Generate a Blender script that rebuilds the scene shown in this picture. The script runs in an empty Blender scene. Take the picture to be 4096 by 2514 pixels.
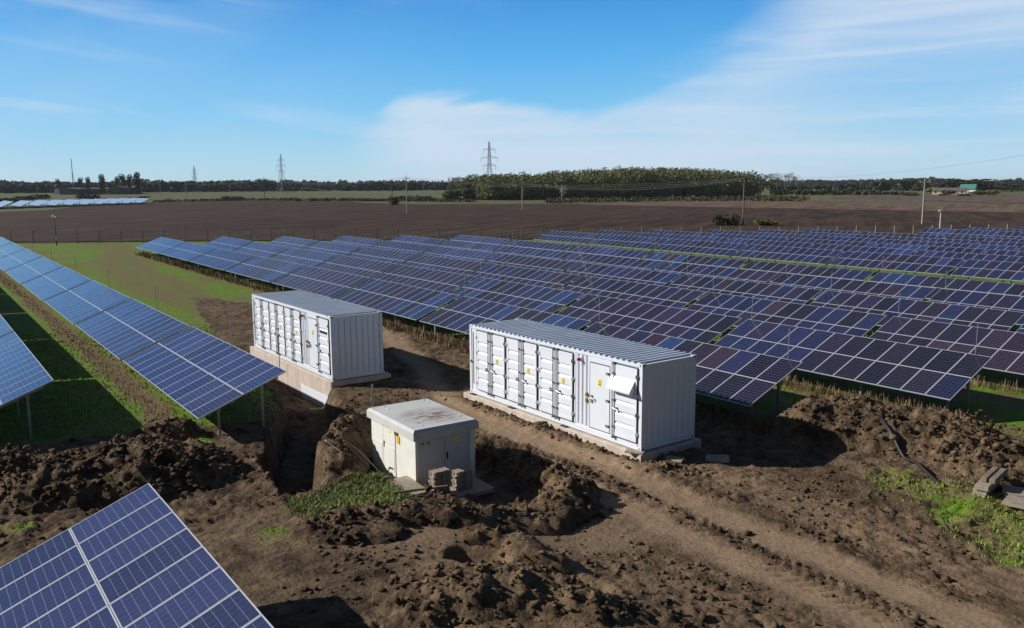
import bpy, math, random
import numpy as np
from mathutils import Vector, Matrix, noise as mnoise
R = math.radians
random.seed(7); rng = np.random.default_rng(7)
scn = bpy.context.scene
col = scn.collection

# ------------------------------------------------------------ camera
HC = 8.45
cam_d = bpy.data.cameras.new('camera'); cam = bpy.data.objects.new('camera', cam_d); col.objects.link(cam)
cam_d.sensor_width = 36; cam_d.lens = 29.305; cam_d.clip_start = 0.5; cam_d.clip_end = 20000
fv = Vector((-0.79886928, 0.5825249, -0.14990865)); rv = Vector((0.58990767, 0.80744837, -0.00600584)); uv_ = Vector((-0.11754495, 0.09323014, 0.98868161))
M = Matrix((rv, uv_, -fv)).transposed().to_4x4(); M.translation = Vector((0, 0, HC)); cam.matrix_world = M
scn.camera = cam
scn.view_settings.view_transform = 'Standard'; scn.view_settings.look = 'None'
scn.view_settings.exposure = 0.0; scn.view_settings.gamma = 1.0

# ------------------------------------------------------------ sun and sky
SUN_EL = R(28.5)
SUN_DIR = Vector((-math.sin(R(45)) * math.cos(SUN_EL), -math.cos(R(45)) * math.cos(SUN_EL), math.sin(SUN_EL)))
sl = bpy.data.lights.new('sun', 'SUN'); sl.energy = 5.0; sl.angle = R(0.53); sl.color = (1.0, 0.972, 0.935)
so = bpy.data.objects.new('sun', sl); col.objects.link(so)
so.rotation_euler = SUN_DIR.to_track_quat('Z', 'Y').to_euler(); so.location = (0, 0, 60)

world = bpy.data.worlds.new('World'); scn.world = world; world.use_nodes = True
wn = world.node_tree; N = wn.nodes; L = wn.links; N.clear()
def nd(t, **k):
    n = N.new(t)
    for a, b in k.items(): setattr(n, a, b)
    return n
def mth(op, a, b=None, c=None, clamp=False):
    n = N.new('ShaderNodeMath'); n.operation = op; n.use_clamp = clamp
    for i, x in enumerate((a, b, c)):
        if x is None: continue
        if isinstance(x, (int, float)): n.inputs[i].default_value = x
        else: L.new(x, n.inputs[i])
    return n.outputs[0]
def smooth(x, a, b):
    n = N.new('ShaderNodeMapRange'); n.interpolation_type = 'SMOOTHSTEP'
    L.new(x, n.inputs[0]); n.inputs[1].default_value = a; n.inputs[2].default_value = b
    return n.outputs[0]
tc = nd('ShaderNodeTexCoord')
sky = nd('ShaderNodeTexSky'); sky.sky_type = 'NISHITA'; sky.sun_disc = False
sky.sun_elevation = SUN_EL; sky.sun_rotation = R(225); sky.altitude = 0
sky.air_density = 1.0; sky.dust_density = 0.35; sky.ozone_density = 2.5
# compass angle and height above the horizon of every direction
sep = nd('ShaderNodeSeparateXYZ'); L.new(tc.outputs['Generated'], sep.inputs[0])
X, Y, Z = sep.outputs
A0 = math.atan2(0.5825, -0.7989)              # a fixed compass bearing
cx, sx = math.cos(A0), math.sin(A0)
along = mth('ADD', mth('MULTIPLY', X, cx), mth('MULTIPLY', Y, sx))
side = mth('SUBTRACT', mth('MULTIPLY', X, sx), mth('MULTIPLY', Y, cx))
az = mth('ARCTAN2', side, along)               # radians, + to the right of the bearing
el = mth('ARCSINE', Z)
cur = nd('ShaderNodeFloatCurve')
azn = mth('MULTIPLY_ADD', az, 0.5, 0.5)
L.new(azn, cur.inputs['Value'])
# (azimuth, elevation) of the upper edge of the cirrus sheet
edge = [(-1.0, -.02), (-.28, -.01), (-.20, .055), (-.155, .088), (-.13, .113), (-.06, .113), (-.012, .104), (.06, .093), (.11, .097), (.165, .117), (.23, .152), (.265, .185), (.32, .235), (.375, .29), (.43, .36), (.52, .5), (1.0, .9)]
cm = cur.mapping.curves[0]; pts = [((a + 1) / 2, e) for a, e in edge]
cm.points[0].location = pts[0]; cm.points[1].location = pts[-1]
for p in pts[1:-1]: cm.points.new(*p)
cur.mapping.update()
eg = cur.outputs[0]
comb = nd('ShaderNodeCombineXYZ')
L.new(az, comb.inputs[0]); L.new(el, comb.inputs[1])
def wnoise(rot, sc, scale, detail, rough=.55, dist=0.3, off=0):
    m = nd('ShaderNodeMapping'); m.inputs['Rotation'].default_value = (0, 0, rot); m.inputs['Scale'].default_value = (sc[0], sc[1], 1); m.inputs['Location'].default_value = (off, off * .7, 0)
    m.vector_type = 'POINT'
    r = nd('ShaderNodeVectorRotate'); r.rotation_type = 'Z_AXIS'; r.inputs['Angle'].default_value = -rot
    L.new(comb.outputs[0], r.inputs['Vector']); L.new(r.outputs[0], m.inputs[0]); m.inputs['Rotation'].default_value = (0, 0, 0)
    n = nd('ShaderNodeTexNoise'); n.inputs['Scale'].default_value = scale; n.inputs['Detail'].default_value = detail
    n.inputs['Roughness'].default_value = rough; n.inputs['Distortion'].default_value = dist
    L.new(m.outputs[0], n.inputs['Vector']); return n.outputs['Fac']
n1 = wnoise(R(14), (1.2, 7), 3.0, 5, .5, .35)
n2 = wnoise(R(0), (.8, 12), 4.0, 5, .55, .3, 3.1)
n3 = wnoise(R(-8), (.9, 8), 3.2, 4, .5, .5, 7.7)
n5 = wnoise(R(25), (1.0, 5), 2.2, 3, .5, .2, 5.3)
d = mth('SUBTRACT', mth('ADD', eg, mth('MULTIPLY', mth('SUBTRACT', n1, .5), .1)), el)
soft = smooth(az, .03, .3)                   # the edge is crisp at the left end and feathery at the right
m_c = smooth(d, -.004, .022); m_s = smooth(mth('ADD', d, mth('MULTIPLY', mth('SUBTRACT', n3, .5), .1)), -.035, .095)
mask = mth('ADD', mth('MULTIPLY', m_c, mth('SUBTRACT', 1.0, soft)), mth('MULTIPLY', m_s, soft))
mask = mth('MULTIPLY', mth('MULTIPLY', mask, smooth(az, -.21, -.09)), mth('MULTIPLY', smooth(az, 1.3, .7), smooth(el, .6, .3)))
dens = mth('MULTIPLY_ADD', smooth(n2, .3, .66), .3, .62)
gap = mth('MULTIPLY', smooth(az, .2, .45), mth('SUBTRACT', 1.0, smooth(el, .1, .19)))
dens = mth('MULTIPLY', dens, mth('SUBTRACT', 1.0, mth('MULTIPLY', gap, .62)))
streak = mth('MULTIPLY', mth('MULTIPLY', smooth(n2, .5, .68), gap), .35)
sheet = mth('ADD', mth('MULTIPLY', mask, dens), mth('MULTIPLY', mask, streak))
wisp = mth('MULTIPLY', mth('MULTIPLY', smooth(n3, .5, .74), smooth(az, .05, -.25)), .36)
veil = mth('MULTIPLY', mth('MULTIPLY', smooth(n5, .3, .7), smooth(az, .0, -.5)), .16)
tot = mth('MINIMUM', mth('ADD', mth('ADD', sheet, wisp), veil), .86)
hs = nd('ShaderNodeHueSaturation'); hs.inputs['Saturation'].default_value = 1.2; hs.inputs['Hue'].default_value = .5; hs.inputs['Value'].default_value = 1.0
rmp = nd('ShaderNodeValToRGB'); L.new(mth('MULTIPLY', el, 2.0, clamp=True), rmp.inputs[0])
stops = [(0, (5.3, 7.5, 8.5)), (.06, (4.0, 7.0, 8.8)), (.16, (2.3, 6.0, 9.2)), (.3, (1.05, 4.5, 8.8)), (.43, (.55, 3.1, 7.6)), (.56, (.28, 1.3, 3.6)), (.9, (.1, .5, 1.7))]
while len(rmp.color_ramp.elements) < len(stops): rmp.color_ramp.elements.new(.5)
for e_, (p_, c_) in zip(rmp.color_ramp.elements, stops): e_.position = p_; e_.color = (c_[0] / 10, c_[1] / 10, c_[2] / 10, 1)
sc10 = nd('ShaderNodeVectorMath', operation='SCALE'); sc10.inputs['Scale'].default_value = 10; L.new(rmp.outputs[0], sc10.inputs[0])
smx = nd('ShaderNodeMix', data_type='RGBA'); smx.inputs[0].default_value = .93; L.new(sky.outputs[0], smx.inputs[6]); L.new(sc10.outputs[0], smx.inputs[7])
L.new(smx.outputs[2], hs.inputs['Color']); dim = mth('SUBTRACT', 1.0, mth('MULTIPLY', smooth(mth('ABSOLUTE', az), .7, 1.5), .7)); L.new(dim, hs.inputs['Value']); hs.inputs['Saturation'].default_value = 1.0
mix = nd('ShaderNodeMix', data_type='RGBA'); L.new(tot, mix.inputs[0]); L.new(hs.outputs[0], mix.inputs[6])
mix.inputs[7].default_value = (6.2, 7.4, 8.8, 1)
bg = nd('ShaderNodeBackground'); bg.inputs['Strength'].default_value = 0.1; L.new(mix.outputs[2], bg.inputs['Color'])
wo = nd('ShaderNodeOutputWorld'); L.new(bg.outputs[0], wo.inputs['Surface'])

# ------------------------------------------------------------ mesh helpers
class MB:
    def __init__(s): s.v = []; s.f = []; s.m = []
    def quad(s, a, b, c, d, mi=0):
        n = len(s.v); s.v += [a, b, c, d]; s.f.append((n, n + 1, n + 2, n + 3)); s.m.append(mi)
    def poly(s, P, mi=0):
        n = len(s.v); s.v += list(P); s.f.append(tuple(range(n, n + len(P)))); s.m.append(mi)
    def box(s, x0, x1, y0, y1, z0, z1, mi=0):
        n = len(s.v)
        s.v += [(x0, y0, z0), (x1, y0, z0), (x1, y1, z0), (x0, y1, z0), (x0, y0, z1), (x1, y0, z1), (x1, y1, z1), (x0, y1, z1)]
        for f in ((0, 3, 2, 1), (4, 5, 6, 7), (0, 1, 5, 4), (1, 2, 6, 5), (2, 3, 7, 6), (3, 0, 4, 7)):
            s.f.append(tuple(n + i for i in f)); s.m.append(mi)
        return s
    def cbox(s, x0, x1, y0, y1, z0, z1, c=.01, mi=0):
        # box with chamfered edges along z and top
        n = len(s.v)
        def ring(i, z): return [(x0 + i + c, y0 + i, z), (x1 - i - c, y0 + i, z), (x1 - i, y0 + i + c, z), (x1 - i, y1 - i - c, z), (x1 - i - c, y1 - i, z), (x0 + i + c, y1 - i, z), (x0 + i, y1 - i - c, z), (x0 + i, y0 + i + c, z)]
        rs = [ring(0, z0), ring(0, z1 - c), ring(c, z1)]
        for r in rs: s.v += r
        s.f.append(tuple(n + 7 - i for i in range(8))); s.f.append(tuple(n + 16 + i for i in range(8))); s.m += [mi, mi]
        for k in range(2):
            for i in range(8):
                j = (i + 1) % 8; s.f.append((n + 8 * k + i, n + 8 * k + j, n + 8 * k + 8 + j, n + 8 * k + 8 + i)); s.m.append(mi)
        return s
    def tube(s, path, r, n=6, mi=0, cap=True):
        path = [Vector(p) for p in path]; rings = []
        for i, p in enumerate(path):
            t = (path[min(i + 1, len(path) - 1)] - path[max(i - 1, 0)]).normalized()
            a = t.cross(Vector((0, 0, 1)))
            if a.length < .05: a = t.cross(Vector((1, 0, 0)))
            a.normalize(); b = t.cross(a); rr = r[i] if isinstance(r, (list, tuple)) else r
            base = len(s.v); rings.append(base)
            for k in range(n):
                an = 2 * math.pi * k / n; q = p + a * (math.cos(an) * rr) + b * (math.sin(an) * rr); s.v.append(tuple(q))
        for i in range(len(path) - 1):
            for k in range(n):
                k2 = (k + 1) % n; s.f.append((rings[i] + k, rings[i + 1] + k, rings[i + 1] + k2, rings[i] + k2)); s.m.append(mi)
        if cap:
            s.f.append(tuple(rings[0] + k for k in range(n))); s.f.append(tuple(rings[-1] + n - 1 - k for k in range(n))); s.m += [mi, mi]
        return s
    def prism(s, prof, axis, a0, a1, mi=0):
        # closed profile of 2-D points swept along axis ('x': (y,z) points, 'y': (x,z) points)
        n = len(s.v); k = len(prof)
        for a in (a0, a1):
            for p in prof: s.v.append((a, p[0], p[1]) if axis == 'x' else (p[0], a, p[1]))
        s.f.append(tuple(n + k - 1 - i for i in range(k))); s.f.append(tuple(n + k + i for i in range(k))); s.m += [mi, mi]
        for i in range(k):
            j = (i + 1) % k; s.f.append((n + i, n + j, n + k + j, n + k + i)); s.m.append(mi)
        return s
    def mesh(s, name, mats, smooth_=False):
        me = bpy.data.meshes.new(name); me.from_pydata([tuple(v) for v in s.v], [], s.f)
        if not isinstance(mats, (list, tuple)): mats = [mats]
        for m in mats: me.materials.append(m)
        if len(mats) > 1: me.polygons.foreach_set('material_index', s.m)
        if smooth_: me.polygons.foreach_set('use_smooth', [True] * len(me.polygons))
        me.validate(); me.update(); return me
    def build(s, name, mats, parent=None, smooth_=False, fix=True):
        me = s.mesh(name, mats, smooth_)
        if fix:
            import bmesh
            b = bmesh.new(); b.from_mesh(me); bmesh.ops.recalc_face_normals(b, faces=b.faces); b.to_mesh(me); b.free()
        return link(name, me, parent)
def link(name, me, parent=None, loc=(0, 0, 0), rot=(0, 0, 0)):
    o = bpy.data.objects.new(name, me); col.objects.link(o); o.location = loc; o.rotation_euler = rot
    if parent: o.parent = parent
    return o
def tag(o, label=None, cat=None, group=None, kind=None):
    if label: o['label'] = label
    if cat: o['category'] = cat
    if group: o['group'] = group
    if kind: o['kind'] = kind
    return o
def thing(name, label, cat, loc=(0, 0, 0), rz=0, group=None, ry=0):
    o = bpy.data.objects.new(name, None); col.objects.link(o); o.location = loc; o.rotation_euler = (0, ry, rz)
    o.empty_display_size = .3
    return tag(o, label, cat, group)
def npmesh(name, V, F, mats, smooth_=False):
    me = bpy.data.meshes.new(name); V = np.asarray(V, np.float32); F = np.asarray(F, np.int32); k = F.shape[1]
    me.vertices.add(len(V)); me.vertices.foreach_set('co', V.ravel())
    me.loops.add(F.size); me.loops.foreach_set('vertex_index', F.ravel())
    me.polygons.add(len(F)); me.polygons.foreach_set('loop_start', np.arange(0, F.size, k, dtype=np.int32)); me.polygons.foreach_set('loop_total', np.full(len(F), k, np.int32))
    if not isinstance(mats, (list, tuple)): mats = [mats]
    for m in mats: me.materials.append(m)
    me.update(calc_edges=True)
    if smooth_: me.polygons.foreach_set('use_smooth', np.ones(len(F), bool))
    return me

# ------------------------------------------------------------ materials
def mat(name, color=(.5, .5, .5), rough=.6, metal=0., var=0., vscale=4., bump=0., bscale=20., dirt=None, spec=None, coat=0.):
    m = bpy.data.materials.new(name); m.use_nodes = True; t = m.node_tree; b = t.nodes['Principled BSDF']
    b.inputs['Roughness'].default_value = rough; b.inputs['Metallic'].default_value = metal; b.inputs['Base Color'].default_value = (*color, 1)
    if spec is not None: b.inputs['Specular IOR Level'].default_value = spec
    if coat: b.inputs['Coat Weight'].default_value = coat
    tcn = t.nodes.new('ShaderNodeTexCoord')
    if var or dirt:
        nz = t.nodes.new('ShaderNodeTexNoise'); nz.inputs['Scale'].default_value = vscale; nz.inputs['Detail'].default_value = 6; nz.inputs['Roughness'].default_value = .6
        t.links.new(tcn.outputs['Object'], nz.inputs['Vector'])
        r = t.nodes.new('ShaderNodeValToRGB'); r.color_ramp.elements[0].position = .35; r.color_ramp.elements[1].position = .7
        c2 = dirt if dirt else tuple(max(0, c * (1 - var)) for c in color)
        r.color_ramp.elements[0].color = (*c2, 1); r.color_ramp.elements[1].color = (*(color if dirt else tuple(c * (1 + var) for c in color)), 1)
        t.links.new(nz.outputs['Fac'], r.inputs[0]); t.links.new(r.outputs[0], b.inputs['Base Color'])
    if bump:
        nb = t.nodes.new('ShaderNodeTexNoise'); nb.inputs['Scale'].default_value = bscale; nb.inputs['Detail'].default_value = 5
        t.links.new(tcn.outputs['Object'], nb.inputs['Vector'])
        bm = t.nodes.new('ShaderNodeBump'); bm.inputs['Strength'].default_value = bump; bm.inputs['Distance'].default_value = .03
        t.links.new(nb.outputs['Fac'], bm.inputs['Height']); t.links.new(bm.outputs[0], b.inputs['Normal'])
    return m
M_white = mat('white_paint', (.79, .825, .88), .38, var=.035, vscale=1.5)
M_roofshade = mat('white_paint_grazing_shade', (.55, .6, .67), .45, var=.09, vscale=1.2)  # same white as the walls; bluish grey of grazing sun put into the colour
M_kiosk = mat('kiosk_paint', (.8, .78, .69), .6, var=.07, vscale=2.5, bump=.1, bscale=60)
M_louvre = mat('kiosk_louvre', (.82, .8, .72), .55, var=.04, vscale=3)
M_conc = mat('concrete', (.6, .5, .42), .9, var=.16, vscale=2.2, bump=.3, bscale=14)
M_conc2 = mat('grey_concrete', (.27, .24, .2), .92, var=.25, vscale=5, bump=.5, bscale=30)
M_paver = mat('paver_concrete', (.37, .3, .225), .92, var=.2, vscale=7, bump=.5, bscale=40)
M_galv = mat('galvanised_steel', (.36, .38, .4), .45, .65, var=.2, vscale=8)
M_bar = mat('locking_bar_steel', (.3, .3, .33), .4, .5)
M_black = mat('black_rubber', (.012, .012, .014), .6)
M_red = mat('red_beacon_plastic', (.5, .01, .02), .25)
M_yel = mat('yellow_sticker', (.85, .72, .02), .5)
M_brass = mat('brass_lock', (.55, .42, .08), .35, .6)
M_alu = mat('aluminium_frame', (.54, .55, .58), .35, .15)
M_wood = mat('weathered_pole_wood', (.19, .135, .1), .85, var=.25, vscale=3)
M_palepole = mat('pale_concrete_pole', (.42, .38, .32), .85, var=.15, vscale=2)
M_wire = mat('aluminium_wire', (.24, .23, .21), .5, .2)
M_pipe = mat('black_plastic_pipe', (.025, .022, .02), .5)
M_timber = mat('old_timber', (.24, .18, .13), .85, var=.25, vscale=6)
M_pylon = mat('pylon_steel', (.2, .22, .26), .6, .3)

def glass_mat(name, cell, cell2):
    m = bpy.data.materials.new(name); m.use_nodes = True; t = m.node_tree; n = t.nodes; l = t.links; b = n['Principled BSDF']
    def mt(op, a, bb=None):
        k = n.new('ShaderNodeMath'); k.operation = op
        for i, x in enumerate((a, bb)):
            if x is None: continue
            if isinstance(x, (int, float)): k.inputs[i].default_value = x
            else: l.new(x, k.inputs[i])
        return k.outputs[0]
    uv = n.new('ShaderNodeUVMap'); uv.uv_map = 'UVMap'; s = n.new('ShaderNodeSeparateXYZ'); l.new(uv.outputs[0], s.inputs[0])
    def line(x, cnt, w):    # 1 on grid lines
        f = mt('FRACT', mt('MULTIPLY', x, cnt)); dd = mt('MINIMUM', f, mt('SUBTRACT', 1.0, f)); return mt('LESS_THAN', dd, w)
    gx = line(s.outputs[0], 6, .018); gy = line(s.outputs[1], 10, .022)
    bus = line(mt('ADD', s.outputs[0], .0417), 24, .035)
    grid = mt('MAXIMUM', gy, mt('MULTIPLY', gx, .5))
    noi = n.new('ShaderNodeTexNoise'); tcn = n.new('ShaderNodeTexCoord'); l.new(tcn.outputs['Object'], noi.inputs['Vector']); noi.inputs['Scale'].default_value = 2.3; noi.inputs['Detail'].default_value = 4
    cells = n.new('ShaderNodeTexWhiteNoise'); sc = n.new('ShaderNodeVectorMath'); sc.operation = 'MULTIPLY'; sc.inputs[1].default_value = (6, 10, 1)
    fl = n.new('ShaderNodeVectorMath'); fl.operation = 'FLOOR'; l.new(uv.outputs[0], sc.inputs[0]); l.new(sc.outputs[0], fl.inputs[0])
    oi = n.new('ShaderNodeObjectInfo'); cells.noise_dimensions = '4D'; l.new(fl.outputs[0], cells.inputs['Vector']); l.new(oi.outputs['Random'], cells.inputs['W'])
    fac = mt('ADD', mt('MULTIPLY', cells.outputs['Value'], .45), mt('MULTIPLY', noi.outputs['Fac'], .5))
    mx = n.new('ShaderNodeMix'); mx.data_type = 'RGBA'; l.new(fac, mx.inputs[0]); mx.inputs[6].default_value = (*cell, 1); mx.inputs[7].default_value = (*cell2, 1)
    hv = n.new('ShaderNodeHueSaturation'); l.new(mx.outputs[2], hv.inputs['Color']); l.new(mt('MULTIPLY_ADD' if False else 'ADD', mt('MULTIPLY', oi.outputs['Random'], .6), .7), hv.inputs['Value'])
    m2 = n.new('ShaderNodeMix'); m2.data_type = 'RGBA'; l.new(mt('MULTIPLY', bus, .12), m2.inputs[0]); l.new(hv.outputs[0], m2.inputs[6]); m2.inputs[7].default_value = (.45, .47, .6, 1)
    m3 = n.new('ShaderNodeMix'); m3.data_type = 'RGBA'; l.new(mt('MULTIPLY', grid, .4), m3.inputs[0]); l.new(m2.outputs[2], m3.inputs[6]); m3.inputs[7].default_value = (.5, .53, .66, 1)
    l.new(m3.outputs[2], b.inputs['Base Color'])
    b.inputs['Roughness'].default_value = .13; b.inputs['IOR'].default_value = 1.5; b.inputs['Coat Weight'].default_value = .0
    nb = n.new('ShaderNodeTexNoise'); l.new(tcn.outputs['Object'], nb.inputs['Vector']); nb.inputs['Scale'].default_value = 1.1
    bp = n.new('ShaderNodeBump'); bp.inputs['Strength'].default_value = .25; bp.inputs['Distance'].default_value = .01; l.new(nb.outputs['Fac'], bp.inputs['Height']); l.new(bp.outputs[0], b.inputs['Normal'])
    return m
GL = [glass_mat('solar_glass_blue', (.02, .032, .105), (.03, .045, .14)),
      glass_mat('solar_glass_navy', (.012, .016, .05), (.022, .026, .075)),
      glass_mat('solar_glass_plum', (.02, .013, .034), (.029, .02, .046)),
      glass_mat('solar_glass_dark', (.012, .011, .017), (.02, .017, .03)),
      glass_mat('solar_glass_bright', (.014, .034, .1), (.022, .05, .14)),
      glass_mat('solar_glass_brown', (.03, .016, .028), (.04, .023, .038)),
      glass_mat('solar_glass_indigo', (.028, .036, .1), (.037, .046, .124))]

# ------------------------------------------------------------ noise for terrain
def vnoise(x, y, seed=0):
    xi = np.floor(x).astype(np.int64); yi = np.floor(y).astype(np.int64); xf = x - xi; yf = y - yi
    def h(a, b):
        n = (a * 374761393 + b * 668265263 + seed * 1442695041) & 0x7fffffff
        n = ((n ^ (n >> 13)) * 1274126177) & 0x7fffffff
        return ((n ^ (n >> 16)) & 0xffff) / 65535.0
    u = xf * xf * (3 - 2 * xf); w = yf * yf * (3 - 2 * yf)
    return (h(xi, yi) * (1 - u) + h(xi + 1, yi) * u) * (1 - w) + (h(xi, yi + 1) * (1 - u) + h(xi + 1, yi + 1) * u) * w
def fbm(x, y, f=1., o=4, seed=0, gain=.5, ridge=False):
    s = 0; a = 1; t = 0
    for i in range(o):
        n = vnoise(x * f + 13.7 * i, y * f - 7.3 * i, seed + i)
        if ridge: n = 1 - np.abs(2 * n - 1)
        s = s + a * n; t += a; a *= gain; f *= 2.03
    return s / t
def chunks(x, y, f, seed=0):
    x = x * f; y = y * f; xi = np.floor(x).astype(np.int64); yi = np.floor(y).astype(np.int64)
    F1 = np.full(np.shape(x), 9.); F2 = np.full(np.shape(x), 9.); val = np.zeros(np.shape(x))
    def h(a, b, s_):
        n = (a * 374761393 + b * 668265263 + (seed + s_) * 1442695041) & 0x7fffffff; n = ((n ^ (n >> 13)) * 1274126177) & 0x7fffffff
        return ((n ^ (n >> 16)) & 0xffff) / 65535.0
    for i in (-1, 0, 1):
        for j in (-1, 0, 1):
            a = xi + i; b = yi + j; px_ = a + h(a, b, 1); py_ = b + h(a, b, 2); dd = np.hypot(x - px_, y - py_); k = dd < F1
            tl = (h(a, b, 3) - .5) * (x - px_) + (h(a, b, 4) - .5) * (y - py_)
            F2 = np.where(k, F1, np.minimum(F2, dd)); val = np.where(k, h(a, b, 5) - .5 + 1.3 * tl, val); F1 = np.where(k, dd, F1)
    return val * np.clip((F2 - F1) * 6, 0, 1) - .35 * (1 - np.clip((F2 - F1) * 6, 0, 1))
def sstep(x, a, b):
    t = np.clip((x - a) / (b - a), 0, 1); return t * t * (3 - 2 * t)
def pdist(x, y, P, closed=False):
    P = list(P); best = np.full(np.shape(x), 1e9); tt = np.zeros(np.shape(x)); n = len(P) - (0 if closed else 1)
    for i in range(n):
        ax, ay = P[i][:2]; bx, by = P[(i + 1) % len(P)][:2]; dx, dy = bx - ax, by - ay; q = dx * dx + dy * dy + 1e-9
        t = np.clip(((x - ax) * dx + (y - ay) * dy) / q, 0, 1); dd = np.hypot(x - ax - t * dx, y - ay - t * dy)
        k = dd < best; best = np.where(k, dd, best); tt = np.where(k, i + t, tt)
    return best, tt
def inside(x, y, P):
    c = np.zeros(np.shape(x), bool); j = len(P) - 1
    for i in range(len(P)):
        xi, yi = P[i]; xj, yj = P[j]
        k = ((yi > y) != (yj > y)) & (x < (xj - xi) * (y - yi) / ((yj - yi) + 1e-12) + xi); c ^= k; j = i
    return c
def sdf(x, y, P):
    d_, _ = pdist(x, y, P, True); return np.where(inside(x, y, P), d_, -d_)    # + inside

ZL, KU, K2, KV = 1.0228, .0054, 6.2e-6, -.0022
def arr_z(u, v):
    uu = np.clip(u, -125, 60) + 19; return ZL - KU * uu + K2 * uu * uu + KV * (np.clip(v, 20, 150) - 23)
FENCE = [(-158, -18.5), (-137.6, 14.2), (-98.2, 76.), (-60.9, 137.2), (-30, 188)]
def base_z(u, v):
    z = arr_z(u, v) - .77
    left = (1 - sstep(v, 9.3, 13.)) * (.25 + .1 * sstep(u, -24, -16))
    z = z + left
    work = sstep(v, 9.3, 12.5) * (1 - sstep(v, 20.5, 23.5)) * sstep(u, -52, -40)
    z = z - .25 * work - (z - .0) * 0
    d_ = np.hypot(u, v)
    far = sstep(d_, 130, 190); z = z * (1 - far) + 1.0 * far
    z = z + .0105 * np.clip(d_ - 560, 0, 480) * 1.0
    return z
# ---- earthworks: each heap is (ridge polyline, radius, height, roughness)
PIT = [(-43.0, 13.4), (-37, 13.4), (-34, 13.35), (-32.2, 12.95), (-30.6, 12.4), (-28.2, 11.3), (-25.2, 9.85), (-23.2, 8.75), (-20.7, 7.95)]
PIT_W = [1.0, 1.12, 1.12, 1.0, .95, .95, .9, .8, .5]; PIT_D = [.8, 1.15, 1.1, .95, 1.2, 1.5, 1.6, 1.5, 1.1]
HEAPS = {
 'left': ([(-24.6, 3.2), (-24.4, 4.4), (-23.8, 5.4, .8)], 2.0, .85, 'large dark soil heap with sunlit crumbly face behind the nearest solar table'),
 'farleft': ([(-26.2, .2), (-25.8, 1.3)], 1.5, .75, 'dark soil heap cut by the left edge of the photo'),
 'bump': ([(-28.0, 6.2), (-27.7, 6.7)], .75, .42, 'small soil mound at the corner of the lawn strip by the solar table'),
 'kiosk': ([(-25.6, 12.2, .7), (-24.6, 11.5, 1), (-23.6, 10.7, 1), (-22.8, 10.0, .75), (-21.9, 9.5, .4)], .95, .85, 'rounded sunlit soil bank between the pit and the small cabin'),
 'ring': ([(-20.9, 14.2, .6), (-18.9, 14.6, .8), (-17.1, 14.4, 1), (-16.2, 13.5, .8), (-15.9, 12.6, .55), (-16.2, 11.5, .4), (-16.7, 10.3, .45)], .85, .62, 'crumbly soil ridge curving round the corner of the small cabin'),
 'frontridge': ([(-16.9, 9.9), (-17.2, 8.9), (-17.7, 7.8)], .6, .26, 'low clod ridge in front of the grassy patch by the cabin'),
 'fore': ([(-15.2, 10.0, .8), (-14.6, 10.6), (-13.9, 10.6), (-13.4, 10.9, .7)], .5, .36, 'low soil heap with a dark hollow in the foreground mud'),
 'forelow': ([(-13.3, 7.4, .6), (-12.7, 8.4, .9), (-12.2, 9.3, .8), (-11.5, 10.1, .5)], 1.0, .5, 'broad soil heap at the bottom edge of the photo'),
 'clodline': ([(-17.6, 7.0), (-16.9, 7.6), (-16.5, 8.4)], .55, .22, 'short row of dark clods left of the foreground track'),
 'right': ([(-15.6, 24.7), (-14.4, 25.6), (-13.2, 26.1), (-12.0, 26.0, .8)], 2.1, 1.0, 'big brown soil mound beside the solar rows with a black pipe across it'),
 'right2': ([(-10.9, 25.4), (-10.0, 26.3), (-9.2, 27.2)], 1.6, .6, 'lighter soil mound at the right edge behind the beam pile'),
 'backAB': ([(-33.0, 22.7), (-31.0, 22.3), (-29.3, 21.9)], .8, .5, 'brown soil heap behind the far end of the right container'),
}
def heap_h(u, v, key):
    P, r, h, _ = HEAPS[key]; d_, t = pdist(u, v, P); h = h * np.interp(t, np.arange(len(P)), [(p[2] if len(p) > 2 else 1.) for p in P])
    wob = (fbm(u, v, .9, 3, 31) - .5) * .9
    k = np.clip(1 - (d_ / (r * (1 + wob * .55))) ** 2, -1, 1)
    k = np.where(k > 0, k ** .9, k)
    prof = h * (.72 + .55 * fbm(u, v, .8, 2, 77))
    rough = (fbm(u, v, 2.6, 5, 5, .66, True) - .5) * .46 * np.minimum(1., h + .3)
    ch = chunks(u, v, 2.3, 4) * .12 + chunks(u, v, 5.2, 9) * .085
    return k * prof + (rough * .7 + ch * np.minimum(1., h + .35)) * np.clip(k + .25, 0, 1)
def clod_noise(u, v): return (fbm(u, v, 1.6, 5, 11, .62) - .5)
def pit_shape(u, v):
    d_, t = pdist(u, v, PIT); ip = np.arange(len(PIT)); w = np.interp(t, ip, PIT_W); dp = np.interp(t, ip, PIT_D)
    w = w + (fbm(u, v, 1.1, 4, 91) - .5) * .55 * sstep(u, -32, -29.5)
    return -dp * sstep(w - d_, -.16, .22)
SOIL = [(-34.0, -6), (-31.0, 0.25), (-30.13, 1.85), (-29.13, 4.07), (-29.0, 5.68), (-29.56, 7.29), (-28.01, 7.97), (-27.6, 9.48), (-29.69, 10.61), (-33.81, 11.7), (-41.48, 12.71), (-49.73, 14.15), (-59.15, 15.94), (-64.21, 16.68), (-62.04, 18.25), (-56.18, 19.7), (-54, 20.8), (-49, 23.), (-43.23, 24.2), (-33.24, 24.0), (-19.18, 24.2), (-16.5, 25.0), (-13.5, 28.8), (-10.54, 29.0), (-4.5, 26.19), (15, 25), (15, -8)]
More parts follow.
